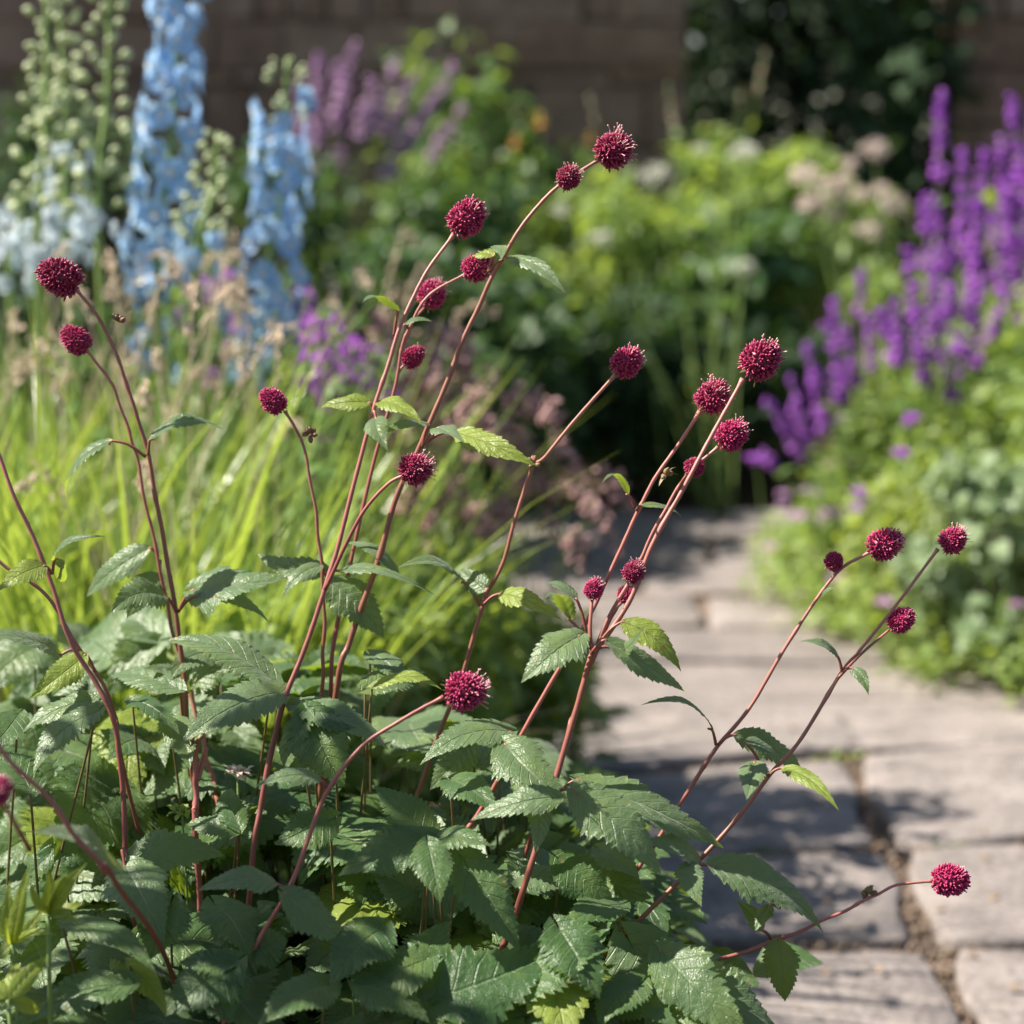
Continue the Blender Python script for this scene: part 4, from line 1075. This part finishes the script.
flower_stem("rightmost slender stem forking to two burgundy heads over the path edge", [(590, 972), (600, 960), (640, 920), (690, 870), (740, 815), (770, 775), (800, 740), (840, 675), (860, 650), (900, 600), (938, 549)], 1.56, 1.60,
            [(953, 540, 33, ax(.6, .6, .2), 1.60, 0), (901, 620, 29, ax(.75, .55, .2), 1.60, 0)],
            [(838, 657, 805, 644, 11, 'e', 1.58, (842, 672)), (852, 668, 866, 691, 11, 'u', 1.58, (842, 672)), (755, 762, 748, 794, 24, 'c', 1.57, (768, 776)), (782, 768, 830, 804, 16, 'Y', 1.57, (768, 776)), (745, 742, 775, 760, 20, 'u', 1.58, (766, 778)),
             (712, 866, 806, 922, 42, 'u', 1.54, (692, 868)), (700, 862, 648, 846, 28, 'u', 1.56, (690, 870)), (690, 862, 700, 900, 24, 'c', 1.54, (688, 872)), (770, 905, 757, 928, 14, 'c', 1.55, (780, 908))],
            branches=[[P(838, 678, 1.582), P(860, 655, 1.59), P(889, 630, 1.60)]], r=(.0030, .0015))
flower_stem("low thin stem reaching right over the paving with one oval burgundy head", [(590, 992), (610, 990), (700, 965), (770, 943), (820, 922), (862, 902), (895, 886), (932, 881)], 1.54, 1.58,
            [(950, 880, 37, ax(.95, .05, .2), 1.58, 1)], [(778, 938, 784, 992, 30, 'c', 1.55, (780, 936)), (660, 950, 738, 1026, 52, 'u', 1.52, (690, 966)), (655, 958, 656, 1004, 34, 'c', 1.52, (660, 972)), (762, 930, 740, 905, 16, 'u', 1.56, (772, 940))], buds=[(868, 894, 1.57)], r=(.0026, .0013))
flower_stem("pink front stem arching right to a bright crimson head over the dark leaves", [(235, 985), (243, 965), (260, 940), (290, 885), (312, 830), (330, 785), (360, 750), (400, 720), (444, 697)], 1.47, 1.50,
            [(466, 691, 49, ax(.9, .2, .2), 1.50, 0)], [(276, 884, 209, 890, 27, 'e', 1.47, (290, 893)), (284, 893, 342, 938, 36, 'u', 1.465, (286, 895)), (270, 902, 262, 912, 18, 'u', 1.465), (320, 780, 265, 786, 22, 'e', 1.49, (328, 790))], mat="stalk_pink", r=(.0026, .0018))
flower_stem("front stem at lower left edge with a half-cropped blurred pink head", [(112, 880), (105, 872), (80, 840), (40, 790), (0, 750), (-40, 700)], 1.36, 1.30, [(-2, 790, 34, ax(.6, .5, .5), 1.22, 0)], [(116, 868, 46, 838, 46, 'u', 1.38, (108, 872))],
            branches=[[P(30, 850, 1.30), P(14, 822, 1.25), P(2, 800, 1.22)]], r=(.0026, .0019))
flower_stem("left edge stem without a visible head, small leaf pair half way up", [(126, 870), (125, 850), (120, 760), (110, 710), (75, 650), (50, 580), (25, 520), (0, 458), (-20, 400)], 1.58, 1.56, [],
            [(45, 566, 4, 588, 24, 'Y', 1.55, (52, 574)), (55, 560, 98, 540, 16, 'e', 1.57, (52, 574)), (56, 562, 64, 578, 16, 'c', 1.56), (125, 866, 158, 932, 50, 'u', 1.52, (122, 850)), (129, 861, 211, 857, 40, 'u', 1.54, (123, 848))], r=(.0032, .0018))
flower_stem("dark left edge stem crossing behind the other, head out of the picture", [(122, 760), (115, 715), (105, 690), (75, 640), (40, 590), (0, 562), (-40, 530)], 1.64, 1.60, [],
            [(60, 655, -5, 640, 28, 'u', 1.62, (80, 650)), (86, 655, 38, 692, 26, 'Y', 1.6, (95, 672))], r=(.0024, .0016))
flower_stem("short bare reddish stem pair low inside the clump, cut off by leaves", [(196, 840), (196, 800), (195, 745)], 1.60, 1.60, [], [], branches=[[P(197, 780, 1.60), P(203, 760, 1.61), P(206, 748, 1.62)]], buds=[(195, 742, 1.6)], r=(.0036, .0030), mat="stalk_pink")
flower_stem("hidden stem leaning left behind the big leaves near the bare pair", [(222, 830), (215, 790), (205, 750), (190, 690)], 1.68, 1.70, [], [(190, 690, 150, 672, 30, 'u', 1.70), (192, 690, 236, 660, 34, 'u', 1.71)], r=(.0030, .0024))

# ------------------------------------------------------------------ leafy plants making up the clump
CG = "broad-leaved plants of the front clump"
def leafy(label, foot, leaves, seed, fill=0, fill_box=None, fill_d=(1.55, 1.95), under=170, young=0, top=None):
    r_ = np.random.default_rng(seed + 2000)
    foot = np.array([foot[0], foot[1], 0.0]); root = thing("broad_leaved_plant", label, "plant", foot, CG)
    def one(B, T, w, N, sd, m, lob, arch, fold):
        mb = MB(); L = np.linalg.norm(T - B)
        a = foot + np.array([r_.normal() * .03, r_.normal() * .03, -.04])
        mid = a * .35 + B * .65 + np.array([(a[0] - B[0]) * .12, 0, -.04])
        pts = catmull([a, mid, B], 8)
        leaf_mesh(mb, B, T, w, N, sd, arch=arch, fold=fold, cordate=.5, twist=r_.uniform(-.35, .35), ripple=r_.uniform(.06, .16), teeth=15, lobed=lob, rows=80)
        if lob:   # three-lobed: two side lobes spring from the same base
            X = unit(T - B); Y = unit(np.cross(N, X))
            for sg in (-1, 1):
                q = r_.uniform(.72, .95)
                D = X * q + Y * sg * (1.0 + .2 * r_.random()) - unit(N) * .18
                leaf_mesh(mb, B - X * L * .01, B + unit(D) * L * r_.uniform(.62, .78), w * .62, N + Y * sg * .15, sd + 7 + sg, arch=arch, fold=fold, cordate=.3, ripple=.1, teeth=11, rows=56)
        tube(mb, pts, .0016, .0011, 6, r_.random(), 1)
        return build("leaf", mb, [M[m], M["petiole"]], root)
    for i, (bx, by, tx, ty, w, mode, d) in enumerate(leaves):
        d = 1.6 + (d - 1.6) * .62
        B = P(bx, by, d); c = B
        T = P(tx, ty, d + r_.uniform(-.06, -.01) if ty > by else d + r_.uniform(.0, .06))
        if mode == 'y': N = unit(np.array([-.35, .75, .75]) + r_.normal(size=3) * .1)
        elif mode == 'c': N = view_normal(c, .3, 1.0, .15, r_)
        else: N = view_normal(c, .75, .5, .15, r_)
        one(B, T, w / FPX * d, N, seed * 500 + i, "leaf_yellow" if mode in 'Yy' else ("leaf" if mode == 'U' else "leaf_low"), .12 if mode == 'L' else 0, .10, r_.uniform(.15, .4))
    x0, x1 = fill_box or (0, 1)
    for i in range(fill):
        px = r_.uniform(x0, x1); lim = float(np.interp(px, TOPX, TOPY)) + 22
        py = lim + (1060 - lim) * r_.random() ** .8
        d = np.interp(py, [610, 1040], [fill_d[1], fill_d[0]]) + r_.uniform(-.10, .12)
        B = P(px, py, d)
        out = unit(np.array([B[0] - foot[0], B[1] - foot[1], 0]) + r_.normal(size=3) * [.25, .25, 0])
        D = unit(out + np.array([r_.normal() * .5, -.25 + r_.normal() * .4, -.25 + r_.normal() * .25]))
        L = r_.uniform(.062, .118)
        N = view_normal(B, .85, .35, .3, r_)
        one(B, B + D * L, L * r_.uniform(.72, 1.0), N, seed * 500 + 100 + i, "leaf_yellow" if r_.random() < .07 else ("leaf" if r_.random() < .35 else "leaf_low"), .12 if r_.random() < .6 else 0, r_.uniform(.05, .2), r_.uniform(.1, .45))
    # smaller leaves low round the root, under the big ones
    k = under
    an = r_.random(k) * 6.28; rad = .20 * r_.random(k) ** .6
    p = foot + np.column_stack([np.cos(an) * rad, np.sin(an) * rad, r_.uniform(.02, .42, k)])
    mb = MB(); scatter(mb, LEAF_ROUND, p, np.column_stack([np.cos(an), np.sin(an), r_.uniform(-.5, .4, k)]), Z + r_.normal(size=(k, 3)) * .3, r_.uniform(.05, .09, k))
    for q in p[:40]:
        tube(mb, catmull([foot - [0, 0, .04], (foot + q) / 2 + [0, 0, .03], q], 4), .0016, .001, 5, .5, 1)
    build("undergrowth", mb, [M["leaf_low"], M["petiole"]], root)
    return root
TOPX = [-40, 60, 150, 250, 330, 420, 480, 560, 620, 645, 690, 720]
TOPY = [615, 610, 618, 625, 648, 672, 715, 765, 822, 876, 950, 1030]
leafy("broad-leaved plant at the left edge with a big grey-green leaf behind the dark stem", (-.52, 1.72),
      [(97, 712, 33, 776, 50, 'U', 1.52), (95, 700, 20, 735, 40, 'U', 1.60), (30, 790, -30, 760, 50, 'u', 1.5), (18, 715, -20, 760, 40, 'u', 1.62)], 1, 36, (-30, 120))
leafy("broad-leaved plant at bottom left with one glowing yellow-green leaf", (-.34, 1.55),
      [(130, 985, 28, 1024, 56, 'u', 1.34), (130, 966, 166, 1018, 38, 'y', 1.36), (62, 925, 158, 976, 36, 'u', 1.38), (128, 990, 90, 960, 40, 'Y', 1.40), (170, 905, 150, 960, 60, 'u', 1.44)], 2, 36, (20, 200))
leafy("broad-leaved plant under the paired left stems, pale upper leaves", (-.34, 1.85),
      [(272, 680, 164, 641, 50, 'U', 1.62), (282, 692, 180, 744, 58, 'U', 1.57), (180, 690, 110, 676, 40, 'U', 1.68), (170, 720, 190, 770, 40, 'U', 1.66), (132, 700, 180, 735, 34, 'u', 1.66), (238, 831, 186, 824, 34, 'U', 1.56), (240, 829, 231, 788, 32, 'u', 1.56)], 3, 36, (100, 270))
leafy("broad-leaved plant at bottom with a large round lobed leaf beside the pink stem", (-.22, 1.55),
      [(232, 965, 166, 1016, 72, 'L', 1.36), (246, 950, 288, 940, 62, 'u', 1.40), (242, 945, 215, 915, 44, 'u', 1.42), (328, 985, 258, 1026, 60, 'u', 1.34), (215, 905, 250, 960, 60, 'u', 1.46)], 4, 36, (150, 330))
leafy("broad-leaved plant in the clump's middle, pale toothed leaf before the arching pink stem", (-.16, 1.80),
      [(292, 705, 389, 750, 46, 'U', 1.56), (310, 715, 345, 788, 66, 'L', 1.54), (365, 690, 426, 672, 44, 'U', 1.64), (372, 688, 442, 690, 22, 'Y', 1.62), (335, 715, 300, 770, 60, 'u', 1.58), (330, 820, 275, 845, 54, 'u', 1.52), (370, 655, 400, 690, 34, 'U', 1.70)], 5, 36, (240, 420))
leafy("broad-leaved plant with a star of large dark leaves under the bright crimson head", (-.10, 1.62),
      [(430, 838, 338, 876, 58, 'u', 1.46), (430, 838, 374, 786, 54, 'u', 1.48), (437, 838, 491, 846, 38, 'u', 1.46), (460, 855, 520, 952, 56, 'u', 1.44), (428, 845, 440, 905, 44, 'u', 1.42)], 6, 36, (320, 520))
leafy("broad-leaved plant at bottom centre with the widest deep green leaf", (-.06, 1.5),
      [(430, 1000, 560, 950, 92, 'L', 1.36), (425, 960, 350, 1000, 66, 'u', 1.38), (520, 990, 612, 950, 80, 'u', 1.38), (360, 985, 430, 1024, 60, 'u', 1.34), (380, 930, 330, 985, 66, 'u', 1.40)], 7, 36, (330, 560))
leafy("broad-leaved plant behind the star of dark leaves, lit leaves beside stout stem", (.0, 1.82),
      [(515, 880, 577, 890, 44, 'U', 1.56), (470, 745, 430, 790, 40, 'U', 1.66), (500, 770, 455, 745, 34, 'U', 1.68), (560, 860, 615, 905, 50, 'u', 1.52), (600, 850, 640, 880, 40, 'U', 1.58), (450, 780, 500, 815, 44, 'u', 1.60)], 8, 36, (420, 620))
leafy("broad-leaved plant at the clump's right flank by the path, yellow backlit leaf low down", (.06, 1.66),
      [(598, 948, 652, 940, 38, 'y', 1.56), (560, 930, 600, 1000, 70, 'u', 1.42), (640, 985, 600, 1030, 56, 'u', 1.42), (620, 905, 560, 930, 50, 'u', 1.5), (610, 1000, 680, 1030, 50, 'u', 1.44)], 9, 36, (520, 690))
leafy("broad-leaved plant spreading behind the bare stems in the left of the clump", (-.42, 2.0), [(60, 690, 100, 660, 36, 'U', 1.78), (225, 655, 170, 680, 40, 'U', 1.76)], 10, 36, (0, 300), (1.7, 2.05))

# yellow-green young plant in the lower left corner
def rosette(label, shoots, d, seed):
    r_ = np.random.default_rng(seed); f = P(20, 1060, d); root = thing("young_shrub", label, "plant", (f[0], f[1] + .03, 0))
    foot = np.array(root.location)
    for sx, sy, lv in shoots:
        c = P(sx, sy, d + r_.uniform(-.03, .03)); mb = MB(); tube(mb, catmull([foot, foot * .5 + c * .5, c], 6), .003, .0018, 7, .5); build("stalk", mb, M["gstem"], root)
        for i, (tx, ty, w) in enumerate(lv):
            T = P(tx, ty, d + r_.uniform(-.03, .03)); mb = MB()
            leaf_mesh(mb, c, T, w / FPX * d, view_normal(c, .5, .7, .3, r_), seed * 50 + i, arch=.1, fold=.3, teeth=.5, cordate=-.4, ripple=.03, rows=30)
            build("leaf", mb, [M["leaf_yellow"], M["stem"]], root)
rosette("yellow-green young shrub with smooth pointed leaves in the lower left corner",
        [(12, 945, [(10, 880, 16), (24, 884, 14), (-15, 900, 18), (45, 905, 16), (30, 862, 18), (58, 936, 10), (-10, 960, 16), (22, 905, 12)]),
         (48, 915, [(88, 862, 20), (70, 870, 18), (48, 870, 20), (86, 902, 16), (30, 880, 16), (80, 925, 12), (60, 878, 18)]),
         (8, 1000, [(50, 955, 22), (-20, 980, 20), (40, 1010, 22), (15, 960, 18)])], 1.40, 5)

# little pink and yellow blooms half hidden in the clump
for px, py, d, mt, lab in [(237, 772, 1.66, "palepink", "faded pink bloom half hidden between leaves in the clump"),
                           (182, 812, 1.62, "fol_lime", "tiny lime-yellow bloom deep among the clump leaves at left"),
                           (352, 962, 1.46, "fol_lime", "tiny yellow bloom low among dark leaves near bottom centre")]:
    r_ = np.random.default_rng(px); c = P(px, py, d); root = thing("small_bloom", lab, "flower", (c[0], c[1] + .04, 0))
    mb = MB(); tube(mb, catmull([np.array(root.location), [c[0], c[1] + .02, c[2] * .6], c], 5), .002, .001, 5); build("stalk", mb, M["gstem"], root)
    mb = MB(); k = 40; u = unit(r_.normal(size=(k, 3)) * [1, 1, .5] + [0, 0, .3])
    scatter(mb, LEAF_ROUND, c + u * [.012, .008, .004] * r_.random((k, 1)), u, Z, .007, rnd=r_.random(k)); build("flower_head", mb, M[mt], root)
